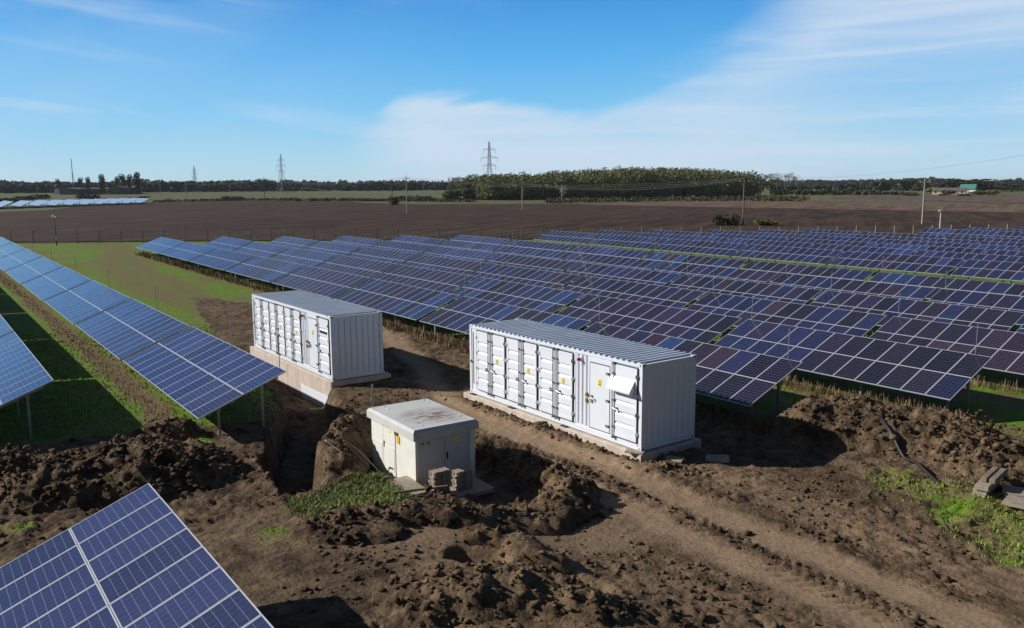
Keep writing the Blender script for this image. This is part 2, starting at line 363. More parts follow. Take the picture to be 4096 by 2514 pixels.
GREEN = [[(-19.52, 7.16), (-18.36, 7.45), (-17.85, 8.53), (-18.28, 9.69), (-18.58, 10.12), (-19.58, 10.13), (-20.42, 9.8), (-20.47, 9.2), (-19.71, 8.25)],
 [(-12.9, 21.6), (-12.19, 23.1), (-11.41, 23.46), (-10.29, 23.41), (-8.67, 23.0), (-7.0, 20.51), (-6.6, 19.0), (-8.3, 19.7), (-10.03, 20.9), (-11.39, 21.55)],
 [(-22.98, 1.0), (-22.65, 1.84), (-21.85, 1.93), (-22.06, 1.0)], [(-28.02, 1.92), (-28.07, 3.13), (-27.44, 4.29), (-26.66, 3.7), (-26.67, 2.2)],
 [(-27.39, 6.61), (-27.92, 7.41), (-25.99, 7.38), (-26.33, 6.58)], [(-18.4, 6.1), (-17.9, 6.9), (-17.2, 6.7), (-17.7, 5.9)]]
TAN = [([(-47.8, 22.7), (-40.0, 21.2), (-34.0, 19.6), (-30.6, 18.0), (-27.0, 16.7), (-24.14, 16.5), (-21.8, 16.6), (-17.59, 16.9), (-13.14, 16.5), (-9.19, 16.35), (-6.6, 16.3), (-3, 16.1)], .5),
       ([(-19.5, 15.35), (-18.4, 15.2), (-16.0, 15.0), (-13.98, 14.86), (-11.91, 14.77), (-9.35, 14.84), (-7.88, 14.62), (-3, 14.2)], .44),
       ([(-16.3, 8.6), (-15.3, 10.0), (-14.9, 11.6), (-14.6, 13.4), (-15.0, 14.9)], 1.0, .6), ([(-18.8, 6.2), (-16, 8.2), (-14.6, 9.2), (-13.4, 11.5), (-10, 12.6), (-5, 12.4)], .8, .35), ([(-16, 19.2), (-12, 18.9), (-7, 18.6)], .8, .4)]
TREAD = [[(-24.6, 15.7), (-22.42, 15.66), (-20.3, 15.81), (-17.88, 15.69), (-15.83, 15.7)], [(-13.6, 15.75), (-11.77, 15.54), (-10.52, 15.4), (-8.84, 15.4), (-6, 15.2)], [(-28, 17.6), (-31, 16.6), (-34, 18)]]
LT = [([(-135, 21), (-124.34, 24), (-93.79, 16.87), (-72.26, 15.67), (-61.15, 15.96), (-50.11, 16.67)], 1.2), ([(-128, 25), (-87.24, 18.9), (-69.29, 17.99), (-58.09, 17.51), (-43.15, 15.52)], .9)]

def masks(u, v):
    s = sdf(u, v, SOIL) + (fbm(u, v, .7, 4, 21) - .5) * 1.6
    soil = sstep(s, -.25, .35)
    grass = 1 - soil
    for P in GREEN:
        k = sstep(sdf(u, v, P) + (fbm(u, v, 1.8, 4, 41) - .5) * 1.6, -.4, .5) * .8; grass = np.maximum(grass, k)
    weeds = sstep(fbm(u, v, .45, 3, 61), .62, .75) * .25 * sstep(s, 0, 2) * sstep(v, 16.5, 21) ; grass = np.maximum(grass, weeds)
    tan = np.zeros_like(u)
    for P, w, *st_ in TAN:
        d_, _ = pdist(u, v, P); tan = np.maximum(tan, (st_[0] if st_ else 1) * (1 - sstep(d_ + (fbm(u, v, 1.5, 3, 51) - .5) * .5, w * .4, w * 1.9)))
    brown = np.zeros_like(u)
    for P, w in LT:
        d_, _ = pdist(u, v, P); brown = np.maximum(brown, (1 - sstep(d_ + (fbm(u, v, .8, 3, 52) - .5) * 1.6, w * .3, w * 2.0)) * .7)
    lo = (v > 20) & (np.hypot(u, v) < 170)
    # bare earth below the lower edge of the table rows
    strip = np.maximum((1 - sstep(np.abs(v - 6.9 + (fbm(u, v, .6, 3, 53) - .5) * .8), .25, .75)) * (u < -27), (1 - sstep(np.abs(v - 22.3 + (fbm(u, v, .6, 3, 54) - .5) * .8), .2, .7)) * (u < -20) * .6)
    brown = np.maximum(brown, strip * .95)
    brown = np.maximum(brown, (u < -36) * .75 * sstep(fbm(u, v, .16, 4, 67), .5, .68) * (v > 9.5) * (v < 22))
    brown = np.maximum(brown, (u > -24) * .8 * sstep(fbm(u, v, 1.1, 4, 66), .36, .6))
    return soil, grass, tan, brown

def ground_z(u, v, detail=True):
    z = base_z(u, v)
    soil, grass, tan, brown = masks(u, v)
    p = pit_shape(u, v); near = (1 - sstep(np.hypot(u, v), 60, 90))
    z = z + p
    if detail:
        rough = soil * (1 - .8 * tan)
        patch = sstep(fbm(u, v, .33, 3, 3), .38, .62)
        z = z + clod_noise(u, v) * (.05 + .2 * rough * (.35 + patch)) * near
        z = z + (fbm(u, v, 5.5, 3, 12, .6, True) - .5) * .1 * rough * (.25 + patch) * near
        z = z + (chunks(u, v, 3.1, 14) * .07 + chunks(u, v, 6.5, 19) * .05) * rough * patch * near
        z = z - .05 * tan * near
        for P in TREAD:
            d_, t = pdist(u, v, P); w = (1 - sstep(d_, .36, .5)) * near * sstep(fbm(u, v, .6, 2, 72), .3, .5)
            z = z - .05 * w + .07 * w * sstep(np.sin((u * 1.0 + np.abs(d_) * .8) * 2 * math.pi / .3), -.2, .4)
        # clod ridge pushed up along the slab of the right container, and hollows
        d_, _ = pdist(u, v, [(-28.4, 17.3), (-17.3, 17.35), (-16.6, 18.2)]); z = z + (1 - sstep(d_, .1, .5)) * (.04 + .22 * fbm(u, v, 2.6, 4, 71, .6)) * .8
        d_, _ = pdist(u, v, [(-22.2, 10.6), (-21.0, 10.65)]); z = z - .38 * (1 - sstep(d_, .2, .75))
        d_, _ = pdist(u, v, [(-13.2, 9.9), (-12.5, 10.5), (-12.0, 10.7)]); z = z - .62 * (1 - sstep(d_, .25, .7))
        d_, _ = pdist(u, v, [(-14.6, 9.3), (-14.1, 9.7)]); z = z - .4 * (1 - sstep(d_, .15, .5))
        z = z + .0 * d_
    return z

# ------------------------------------------------------------ soil and grass materials
def soil_material(name, grass=True):
    m = bpy.data.materials.new(name); m.use_nodes = True; t = m.node_tree; n = t.nodes; l = t.links; b = n['Principled BSDF']
    b.inputs['Roughness'].default_value = .95; b.inputs['Specular IOR Level'].default_value = .15
    geo = n.new('ShaderNodeNewGeometry')
    def noi(s, d_=5, r=.6):
        k = n.new('ShaderNodeTexNoise'); k.inputs['Scale'].default_value = s; k.inputs['Detail'].default_value = d_; k.inputs['Roughness'].default_value = r; l.new(geo.outputs['Position'], k.inputs['Vector']); return k.outputs['Fac']
    def ramp(x, c0, c1, a=.35, bb=.65):
        k = n.new('ShaderNodeValToRGB'); k.color_ramp.elements[0].position = a; k.color_ramp.elements[1].position = bb
        k.color_ramp.elements[0].color = (*c0, 1); k.color_ramp.elements[1].color = (*c1, 1); l.new(x, k.inputs[0]); return k.outputs[0]
    def mixc(f, a, bb):
        k = n.new('ShaderNodeMix'); k.data_type = 'RGBA'; l.new(f, k.inputs[0]); l.new(a, k.inputs[6]); l.new(bb, k.inputs[7]); return k.outputs[2]
    def att(a): k = n.new('ShaderNodeAttribute'); k.attribute_name = a; return k.outputs['Fac']
    def mt(op, a, bb, c=None):
        k = n.new('ShaderNodeMath'); k.operation = op
        for i, x in enumerate((a, bb, c)):
            if x is None: continue
            if isinstance(x, (int, float)): k.inputs[i].default_value = x
            else: l.new(x, k.inputs[i])
        return k.outputs[0]
    big = noi(.35, 4); mid = noi(2.2, 6, .65); fine = noi(11, 6, .7); vf = noi(45, 3)
    s1 = ramp(mid, (.034, .022, .013), (.14, .092, .052)); s2 = ramp(mid, (.08, .052, .03), (.25, .172, .1)); s1 = mixc(ramp(vf, (0, 0, 0), (1, 1, 1), .45, .75), s1, s2)
    soil = mixc(ramp(big, (0, 0, 0), (1, 1, 1), .4, .62), s1, s2)
    if grass:
        tanc = ramp(fine, (.21, .14, .085), (.34, .235, .145)); soil = mixc(att('tan'), soil, tanc)
        g1 = ramp(mid, (.1, .17, .014), (.175, .285, .026)); g2 = ramp(fine, (.14, .15, .04), (.21, .2, .065))
        far = ramp(mid, (.1, .115, .045), (.14, .15, .06))
        gr = mixc(mt('MULTIPLY', ramp(big, (0, 0, 0), (1, 1, 1), .42, .66), .75), g1, g2)
        gr = mixc(att('far'), gr, far)
        br = ramp(fine, (.13, .085, .045), (.25, .17, .095)); gr = mixc(att('brown'), gr, br)
        gm = att('grass'); e = mt('ADD', gm, mt('MULTIPLY', mt('SUBTRACT', fine, .5), .9)); st = n.new('ShaderNodeMapRange'); st.inputs[1].default_value = .42; st.inputs[2].default_value = .6; l.new(e, st.inputs[0])
        soil = mixc(st.outputs[0], soil, gr)
    l.new(soil, b.inputs['Base Color'])
    vo = n.new('ShaderNodeTexVoronoi'); vo.inputs['Scale'].default_value = 9; l.new(geo.outputs['Position'], vo.inputs['Vector'])
    hgt = mt('ADD', mt('MULTIPLY', fine, .8), mt('ADD', mt('MULTIPLY', vf, .3), mt('MULTIPLY', vo.outputs['Distance'], -.5)))
    bp = n.new('ShaderNodeBump'); bp.inputs['Distance'].default_value = .07; bp.inputs['Strength'].default_value = .8
    if grass: l.new(mt('SUBTRACT', .8, mt('MULTIPLY', att('tan'), .5)), bp.inputs['Strength'])
    l.new(hgt, bp.inputs['Height']); l.new(bp.outputs[0], b.inputs['Normal'])
    return m
M_ground = soil_material('ground_soil_and_grass'); M_soil = soil_material('dug_soil', False)

# ------------------------------------------------------------ ground sheet
def seg(a, b, n, p=1.):
    t = np.linspace(0, 1, n, endpoint=False); return a + (b - a) * t ** p
us = np.concatenate([seg(-9000, -1100, 12), seg(-1100, -300, 40), seg(-300, -140, 40), seg(-140, -50, 150), seg(-50, -28.5, 170), seg(-28.5, -8, 290), seg(-8, 0, 40), seg(0, 60, 20), seg(60, 2500, 10), [2500]])
vs = np.concatenate([seg(-2500, -60, 10), seg(-60, -2, 20), seg(-2, 1, 20), seg(1, 21, 290), seg(21, 31, 100), seg(31, 60, 60), seg(60, 160, 70), seg(160, 350, 40), seg(350, 1200, 40), seg(1200, 9000, 12), [9000]])
UU, VV = np.meshgrid(us, vs, indexing='ij')
ZZ = ground_z(UU, VV)
nu, nv = UU.shape
idx = np.arange(nu * nv).reshape(nu, nv)
F = np.stack([idx[:-1, :-1], idx[1:, :-1], idx[1:, 1:], idx[:-1, 1:]], -1).reshape(-1, 4)
me = npmesh('ground', np.stack([UU, VV, ZZ], -1).reshape(-1, 3), F, M_ground, True)
soil_, grass_, tan_, brown_ = masks(UU, VV)
far_ = sstep(np.hypot(UU, VV), 140, 170)
fenced = sstep(-(UU + 137.6) * .84 + (VV - 14.2) * .52, 0, 4)   # outside the fence
for nm, a in (('grass', grass_), ('tan', tan_), ('brown', brown_ * (1 - far_)), ('far', far_)):
    at = me.attributes.new(nm, 'FLOAT', 'POINT'); at.data.foreach_set('value', np.ascontiguousarray(a, np.float32).ravel())
tag(link('ground', me), kind='structure')

for key, (P, r, h, lab) in HEAPS.items():
    a = np.array([p[:2] for p in P]); st_ = .07 if a[0][0] > -30 else .12
    g1, g2 = np.meshgrid(np.arange(a[:, 0].min() - r * 1.5, a[:, 0].max() + r * 1.5, st_), np.arange(a[:, 1].min() - r * 1.5, a[:, 1].max() + r * 1.5, st_), indexing='ij')
    hh = heap_h(g1, g2, key); zz = np.maximum(ground_z(g1, g2), base_z(g1, g2) - .3 + pit_shape(g1, g2) * 0) + hh
    if key == 'kiosk': zz = np.maximum(ground_z(g1, g2), base_z(g1, g2) * sstep(pit_shape(g1, g2), -.5, 0) - 5 * (1 - sstep(pit_shape(g1, g2), -.5, 0))) + hh
    ok = hh > -.12
    idx = np.arange(g1.size).reshape(g1.shape); fk = ok[:-1, :-1] & ok[1:, :-1] & ok[1:, 1:] & ok[:-1, 1:]
    F = np.stack([idx[:-1, :-1], idx[1:, :-1], idx[1:, 1:], idx[:-1, 1:]], -1)[fk]
    used = np.unique(F); rem = np.full(g1.size, -1); rem[used] = np.arange(len(used)); V = np.stack([g1, g2, zz], -1).reshape(-1, 3)[used]
    o = link('soil_heap', npmesh('soil_heap', V, rem[F], M_soil, True)); tag(o, lab, 'soil heap', 'heaps of dug soil')

def surf(u, v):
    u = np.atleast_1d(np.asarray(u, float)); v = np.atleast_1d(np.asarray(v, float)); z = ground_z(u, v)
    for key in HEAPS:
        hh = heap_h(u, v, key); z = np.maximum(z, np.where(hh > -.05, np.maximum(z, base_z(u, v) - .3) + hh, -9))
    return z
def gz(u, v): return float(surf(u, v)[0])
# ------------------------------------------------------------ solar tables
T_LEN, S_LEN, TILT = 11.04, 3.15, 0.3745
NM = 12; PM = T_LEN / NM
ct, st = math.cos(TILT), math.sin(TILT)
def panel_mesh(i, w=PM - .014, l=S_LEN / 2 - .012, h=.04):
    me = bpy.data.meshes.new('solar_panel'); rim = .02; z1 = h; z2 = h - .004
    v = [(0, 0, 0), (w, 0, 0), (w, l, 0), (0, l, 0), (0, 0, z1), (w, 0, z1), (w, l, z1), (0, l, z1),
         (rim, rim, z1), (w - rim, rim, z1), (w - rim, l - rim, z1), (rim, l - rim, z1), (rim, rim, z2), (w - rim, rim, z2), (w - rim, l - rim, z2), (rim, l - rim, z2)]
    f = [(0, 3, 2, 1), (0, 1, 5, 4), (1, 2, 6, 5), (2, 3, 7, 6), (3, 0, 4, 7), (4, 5, 9, 8), (5, 6, 10, 9), (6, 7, 11, 10), (7, 4, 8, 11), (8, 9, 13, 12), (9, 10, 14, 13), (10, 11, 15, 14), (11, 8, 12, 15), (12, 13, 14, 15)]
    me.from_pydata(v, [], f); me.materials.append(M_alu); me.materials.append(GL[i]); me.polygons[13].material_index = 1; me.polygons[0].material_index = 1
    uvl = me.uv_layers.new(name='UVMap')
    for k, li in enumerate(me.polygons[13].loop_indices): uvl.data[li].uv = ((0, 0), (1, 0), (1, 1), (0, 1))[k]
    me.update(); return me
PANELS = [panel_mesh(i) for i in range(len(GL))]
def tz(y): return y * st / ct      # height above the lower edge at horizontal distance y
YT = S_LEN * ct
def small(build, name, m): b = MB(); build(b); o_ = b.build(name, m); me = o_.data; bpy.data.objects.remove(o_); return me
me_post_f = small(lambda b: (b.box(-.05, .05, -.035, .035, -1.6, tz(.75) - .16), b.box(-.07, .07, -.05, .05, tz(.75) - .24, tz(.75) - .12)), 'front_post', M_galv)
me_post_b = small(lambda b: (b.box(-.05, .05, -.035, .035, -1.6, tz(2.2) - .16), b.box(-.07, .07, -.05, .05, tz(2.2) - .24, tz(2.2) - .12)), 'rear_post', M_galv)
me_raft = small(lambda b: b.prism([(.25, tz(.25) - .17), (YT - .25, tz(YT - .25) - .17), (YT - .25, tz(YT - .25) - .08), (.25, tz(.25) - .08)], 'x', -.03, .03), 'rafter', M_galv)
def _pur(y): return lambda b: b.box(-T_LEN + .02, -.02, y - .03, y + .03, tz(y) - .075, tz(y) - .012)
me_purs = [small(_pur(y), 'rail', M_galv) for y in (.35, 1.12, 1.82, 2.6)]
me_rod = small(lambda b: b.tube([(0, 0, 0), (0, 0, 1.3)], .014, 5), 'lightning_rod', M_galv)
PAL = {'near': (6, 6, 0, 6), 'left': (6, 0, 6, 6), 'mid': (2, 3, 1, 3, 3, 1, 5, 2, 1, 2, 3, 1, 4, 3, 1), 'far': (1, 1, 1, 1, 3, 1, 2, 0), 'row0': (0, 1, 6, 1)}
prng = random.Random(3)
def solar_table(x, y, z, ry, label, group, pal='mid', n=NM, posts=True, rods=()):
    t = thing('solar_table', label, 'solar table', (x, y, z), 0, group, ry)
    cur_ = prng.choice(PAL[pal])
    for i in range(n):
        for j in (0, 1):
            if prng.random() < .45: cur_ = prng.choice(PAL[pal])
            link('solar_panel', PANELS[cur_], t, (-(i + 1) * PM + .007, (j * (S_LEN / 2) + .006) * ct, (j * (S_LEN / 2) + .006) * st), (TILT, 0, 0))
    Ln = n * PM
    if posts:
        for k in range(4 if n > 8 else 2):
            px_ = -.45 - k * (Ln - .9) / (3 if n > 8 else 1)
            link('front_post', me_post_f, t, (px_, .75, 0)); link('rear_post', me_post_b, t, (px_, 2.2, 0)); link('rafter', me_raft, t, (px_, 0, 0))
    for m_ in me_purs:
        o = link('rail', m_, t); o.scale = (n / NM, 1, 1)
    for rx in rods: link('lightning_rod', me_rod, t, (rx, YT - .05, YT * st / ct - .1))
    return t
ORD = ['first', 'second', 'third', 'fourth', 'fifth', 'sixth', 'seventh', 'eighth', 'ninth', 'tenth', 'eleventh', 'twelfth', 'thirteenth', 'fourteenth']
PIT_ = 11.384
# nearest table, cut by the bottom left corner
solar_table(-17.12 + T_LEN, .6, 1.497, 0, 'large nearest solar table cut off by the bottom left corner of the photo', 'solar tables left of the containers', 'near')
for n in range(5):
    lab = ['short visible solar table end at the left edge with grass shadow beside it', 'solar table behind the end table at the left edge, above the long grass shadow'][n] if n < 2 else f'{ORD[n]} solar table from the near end of the row at the left edge'
    solar_table(-29.441 - 11.287 * n, .549, 1.328 + .0053 * 11.287 * n, .0053, lab, 'solar tables left of the containers', 'left')
for n in range(8):
    uu = -11.287 * n; z = 1.2767 + .0053 * -uu + 1.05e-5 * uu * uu
    solar_table(-26.397 + uu, 7.0095 + .0041 * uu, z, .0053 - 2.1e-5 * (uu - 5.6), f'{ORD[n]} solar table from the near end of the long row left of the containers', 'solar tables left of the containers', 'near' if n < 2 else 'left', rods=(-.5, -5.6, -10.6) if n == 0 else (-5.6,))
U0 = [-17.53, -13.9, -10.26, -6.63, -3.0, .64]; V0 = 22.76; DV = 6.349
for r in range(6):
    for n in range(8):
        x = U0[r] - PIT_ * n; v = V0 + DV * r
        if x - T_LEN > -.41 * v + 6: continue
        uu = x + 19; lab = f'{ORD[7 - n]} solar table from the field end of the {ORD[r]} row behind the white containers'
        solar_table(x, v, float(arr_z(np.array(x), np.array(v))), KU - 2 * K2 * (uu - 5.5), lab, 'solar tables behind the containers', 'mid' if n < 5 else 'row0', rods=((-.6, -10.8) if n == 0 and r < 2 else (-10.8,)))
G2 = [(70.3, -34.69, -91.0), (76.8, -31.06, -87.6), (83.1, -27.4, -84.8), (89.7, -27.2, -79.4), (95.6, -22.4, -75.2), (102.0, -29.4, -72.0), (118.4, -30.5, -63.4), (124.9, -26.5, -60.5), (131.4, -22.0, -57.0)]
for r, (v, u0, ue) in enumerate(G2):
    x = u0 + PIT_; tabs = []
    while x > ue + 3:
        k = min(NM, int(round((x - ue) / PM))); tabs.append((x, k)); x -= PIT_
    for n, (x, k) in enumerate(tabs):
        if k < 3: continue
        if x - T_LEN > -.41 * v + 8: continue
        lab = f'{ORD[len(tabs) - 1 - n]} solar table from the fence, {ORD[r % 6]} row beyond the {"grass aisle" if r < 6 else "far right aisle"}'
        solar_table(x, v, float(arr_z(np.array(x), np.array(v))), KU - 2 * K2 * (x + 13), lab, 'solar tables beyond the grass aisle', 'far', n=k, posts=r in (0, 6))

# ------------------------------------------------------------ distant second solar field, upper left
me_far_deck = {}
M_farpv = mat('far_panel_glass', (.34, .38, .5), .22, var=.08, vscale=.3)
for r in range(11):
    x0 = -398.0 - r * 7.2; y0 = 26.5 + r * 7.6; ln = 42 if r else 30
    t = thing('far_solar_row', f'{ORD[r]} pale solar row from the left in the distant upper left field', 'solar row', (x0, y0, 1.0), 0, 'distant solar rows')
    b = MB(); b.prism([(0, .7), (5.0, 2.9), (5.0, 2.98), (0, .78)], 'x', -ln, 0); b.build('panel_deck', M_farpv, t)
    b = MB(); b.prism([(-.03, .74), (.12, .8), (.12, .84), (-.03, .8)], 'x', -ln, 0.02); b.build('lower_rim', M_alu, t)
    for k in range(4):
        b = MB(); b.box(-ln * k / 3.2 - .6, -ln * k / 3.2 - .45, 1.0, 1.15, -.5, 1.1); b.box(-ln * k / 3.2 - .6, -ln * k / 3.2 - .45, 3.7, 3.85, -.5, 2.25); b.build('post_pair', M_galv, t)

# ------------------------------------------------------------ containers
CL, CWD, CH = 9.65, 2.438, 2.771
def corr_sheet(b, x0, x1, z0, z1, y, dep, n, horiz=False, flat=.38, slope=.12, mi=0):
    """pressed sheet facing -y; grooves run up (vertical) or along (horiz)"""
    a0, a1 = (z0, z1) if horiz else (x0, x1); per = (a1 - a0) / n; P = []
    for i in range(n):
        s = a0 + i * per; P += [(s, 0), (s + per * flat, 0), (s + per * (flat + slope), dep), (s + per * (1 - slope), dep)]
    P.append((a1, 0))
    for (p, q), (p2, q2) in zip(P[:-1], P[1:]):
        if horiz: b.quad((x0, y + q, p), (x1, y + q, p), (x1, y + q2, p2), (x0, y + q2, p2), mi)
        else: b.quad((p, y + q, z0), (p2, y + q2, z0), (p2, y + q2, z1), (p, y + q, z1), mi)
def leaf(x0, x1, z0, z1, root, hinge_side, bar_side, sign=False, handle=True, slot=False, hood=False, y=0.):
    """one pressed steel door leaf in the plane y=0 (faces -y)"""
    b = MB(); bw = .1; yo = y - .035
    b.box(x0, x0 + bw, yo, y + .02, z0, z1); b.box(x1 - bw, x1, yo, y + .02, z0, z1)
    b.box(x0 + bw, x1 - bw, yo, y + .02, z0, z0 + bw); b.box(x0 + bw, x1 - bw, yo, y + .02, z1 - bw, z1)
    # five pressed ribs between flat bands
    zi0, zi1 = z0 + bw, z1 - bw; per = (zi1 - zi0) / 6
    for i in range(6):
        a = zi0 + i * per
        b.quad((x0 + bw, yo + .006, a + .05 * (i > 0)), (x1 - bw, yo + .006, a + .05 * (i > 0)), (x1 - bw, yo + .006, a + per - .07), (x0 + bw, yo + .006, a + per - .07))
        if i < 5:
            b.quad((x0 + bw, yo + .006, a + per - .07), (x1 - bw, yo + .006, a + per - .07), (x1 - bw, yo + .034, a + per - .02), (x0 + bw, yo + .034, a + per - .02))
            b.quad((x0 + bw, yo + .034, a + per - .02), (x1 - bw, yo + .034, a + per - .02), (x1 - bw, yo + .034, a + per + .01), (x0 + bw, yo + .034, a + per + .01))
            b.quad((x0 + bw, yo + .034, a + per + .01), (x1 - bw, yo + .034, a + per + .01), (x1 - bw, yo + .006, a + per + .05), (x0 + bw, yo + .006, a + per + .05))
        else: b.quad((x0 + bw, yo + .006, a + per - .07), (x1 - bw, yo + .006, a + per - .07), (x1 - bw, yo + .006, zi1), (x0 + bw, yo + .006, zi1))
    d = b.build('door', M_white, root)
    g = MB(); w = .024; yg = y - .03
    g.box(x0 - w, x0, yg - .004, yg + .03, z0 - w, z1 + w); g.box(x1, x1 + w, yg - .004, yg + .03, z0 - w, z1 + w)
    g.box(x0, x1, yg - .004, yg + .03, z0 - w, z0); g.box(x0, x1, yg - .004, yg + .03, z1, z1 + w); g.build('gasket', M_black, d)
    hx = x0 if hinge_side < 0 else x1
    for k in range(4):
        zz = z0 + .26 + k * (z1 - z0 - .52) / 3; h = MB(); h.box(hx - .055, hx + .055, yo - .012, yo + .03, zz - .05, zz + .05); h.tube([(hx, yo - .02, zz - .06), (hx, yo - .02, zz + .06)], .02, 8); h.build('hinge', M_white if k % 2 == 0 or hinge_side < 0 else M_bar, d)
    if bar_side:
        bx = x1 - .09 if bar_side > 0 else x0 + .09; b = MB(); b.tube([(bx, yo - .035, z0 - .07), (bx, yo - .035, z1 + .05)], .016, 8)
        for zz in (z0 - .05, z1 + .03): b.box(bx - .035, bx + .035, yo - .06, yo + .03, zz - .035, zz + .035)
        for k in range(3): zz = z0 + .3 + k * (z1 - z0 - .6) / 2; b.box(bx - .03, bx + .03, yo - .055, yo, zz - .03, zz + .03)
        b.build('locking_bar', M_bar, d)
        hz_ = z0 + .92; dx = -.27 * bar_side; b = MB(); b.tube([(bx, yo - .06, hz_), (bx + dx, yo - .065, hz_ - .04)], .011, 6); b.box(bx + dx * .55 - .03, bx + dx * .55 + .03, yo - .05, yo, hz_ - .09, hz_ + .04); b.tube([(bx + dx * .5, yo - .05, hz_ + .03), (bx + dx * .45, yo - .06, hz_ - .12)], .008, 5); b.build('handle', M_bar, d)
    if sign:
        sx = (x0 + x1) / 2 - .03; s = MB(); s.box(sx - .065, sx + .065, yo - .006, yo + .004, 1.48, 1.67, 0); s.poly([(sx - .03, yo - .008, 1.585), (sx + .03, yo - .008, 1.585), (sx, yo - .008, 1.64)], 1); s.box(sx - .035, sx + .035, yo - .008, yo - .005, 1.53, 1.55, 1); s.build('warning_sign', [M_yel, M_black], d)
    if slot:
        s = MB(); s.box(x0 + .22, x1 - .12, yo - .004, yo + .02, 1.95, 2.06); s.build('vent_slot', M_black, d)
    if hood:
        # hinged rain hood over the air outlet: sloping top, open underneath, round fan opening at its far side
        a, c = x0 - .02, x1 - .08; y1 = yo; y0_ = yo - .24; h = MB()
        h.quad((a, y1, 2.22), (c, y1, 2.22), (c, y0_, 1.86), (a, y0_, 1.86)); h.quad((a, y0_, 1.86), (c, y0_, 1.86), (c, y0_, 1.80), (a, y0_, 1.80))
        h.poly([(a, y1, 2.22), (a, y0_, 1.86), (a, y0_, 1.80), (a, y1, 1.80)]); h.poly([(c, y1, 2.22), (c, y1, 1.80), (c, y0_, 1.80), (c, y0_, 1.86)])
        h.quad((a, y1 - .02, 1.80), (a, y0_, 1.80), (c, y0_, 1.80), (c, y1 - .02, 1.80)); h.build('rain_hood', M_white, d)
    return d
def container(x, y, z, label, hood, slot, L_):
    # local x 0..L_ along the door side (door side faces -y), near end at x = L_
    t = thing('container', label, 'container', (x - L_, y, z), 0, 'white equipment containers')
    k = L_ / CL; W = CWD; H = CH; b = MB(); p = .12
    for (a, c) in ((0, p), (L_ - p, L_)):
        b.box(a, c, 0, p, .118, H - .118); b.box(a, c, W - p, W, .118, H - .118)
    b.box(.18, L_ - .18, 0, .14, .012, .17); b.box(.18, L_ - .18, W - .14, W, .012, .17); b.box(.18, L_ - .18, .0, .1, H - .12, H - .03); b.box(.18, L_ - .18, W - .1, W, H - .12, H - .03)
    for a, c in ((0.002, .1), (L_ - .1, L_ - .002)): b.box(a, c, .17, W - .17, .012, .17); b.box(a, c, .17, W - .17, H - .12, H - .02)
    b.build('frame', M_white, t)
    for ix in (0, 1):
        for iy in (0, 1):
            for iz in (0, 1):
                xa, ya, za = (L_ - .18 if ix else 0), (W - .17 if iy else 0), (H - .118 if iz else 0); q = MB()
                q.cbox(xa - .003 if not ix else xa, xa + .183 if ix else xa + .18, ya - .003 if not iy else ya, ya + .173 if iy else ya + .17, za, za + .121, .008)
                c = q.build('corner_casting', M_white, t)
                h = MB(); zc = za + .06
                yy = -.005 if not iy else W + .0035; h.box(xa + .07, xa + .11, yy - .002, yy + .003, zc - .03, zc + .03)
                xx = L_ + .0035 if ix else -.005; h.box(xx - .002, xx + .003, ya + .06, ya + .11, zc - .03, zc + .03)
                if iz: h.box(xa + .06, xa + .12, ya + .06, ya + .11, za + .118, za + .123)
                h.build('aperture', M_black, c)
    # roof: pressed across the width
    b = MB(); n = int(L_ / .262); per = (L_ - .24) / n; P = []
    for i in range(n):
        s = .12 + i * per; P += [(s, 0), (s + per * .38, 0), (s + per * .52, .06), (s + per * .86, .06)]
    P.append((L_ - .12, 0))
    for (a, q), (a2, q2) in zip(P[:-1], P[1:]):
        b.quad((a, .02, H - .028 + q), (a2, .02, H - .028 + q2), (a2, W - .02, H - .028 + q2), (a, W - .02, H - .028 + q))
        b.quad((a, .02, H - .06), (a2, .02, H - .06), (a2, .02, H - .028 + q2), (a, .02, H - .028 + q))
        b.quad((a, W - .02, H - .06), (a2, W - .02, H - .06), (a2, W - .02, H - .028 + q2), (a, W - .02, H - .028 + q))
    b.box(.1, .12, .02, W - .02, H - .06, H - .026); b.box(L_ - .12, L_ - .1, .02, W - .02, H - .06, H - .026)
    b.build('roof', M_roofshade, t, fix=False)
    # end walls and back wall
    b = MB(); dep = .045 if not hood else .03; per = (W - .24) / 8; Pz = []
    for i in range(8): s = .12 + i * per; Pz += [(s, 0), (s + per * .45, 0), (s + per * .55, dep), (s + per * .9, dep)]
    Pz.append((W - .12, 0))
    for xe, sg in ((L_ - .025, -1), (.025, 1)):
        b = MB()
        for (a, q), (a2, q2) in zip(Pz[:-1], Pz[1:]): b.quad((xe + sg * q, a, .16), (xe + sg * q2, a2, .16), (xe + sg * q2, a2, H - .11), (xe + sg * q, a, H - .11))
        b.build('end_wall', M_white, t, fix=False)
    b = MB(); per = (L_ - .24) / 34
    for i in range(34):
        s = .12 + i * per
        for (a, q), (a2, q2) in (((0, 0), (.4, 0)), ((.4, 0), (.52, .035)), ((.52, .035), (.88, .035)), ((.88, .035), (1, 0))): b.quad((s + a * per, W - .02 - q, .16), (s + a2 * per, W - .02 - q2, .16), (s + a2 * per, W - .02 - q2, H - .11), (s + a * per, W - .02 - q, H - .11))
    b.build('back_wall', M_white, t, fix=False)
    # door side: jambs, header, three door pairs, pressed bay, service door, single door
    z0, z1 = .25, 2.6; X = lambda v: v * k
    b = MB(); b.box(.12, X(.5), .025, .06, .16, H - .11); b.box(X(.5), L_ - .12, .03, .07, 2.618, H - .11); b.box(X(.5), L_ - .12, .03, .07, .16, .232)
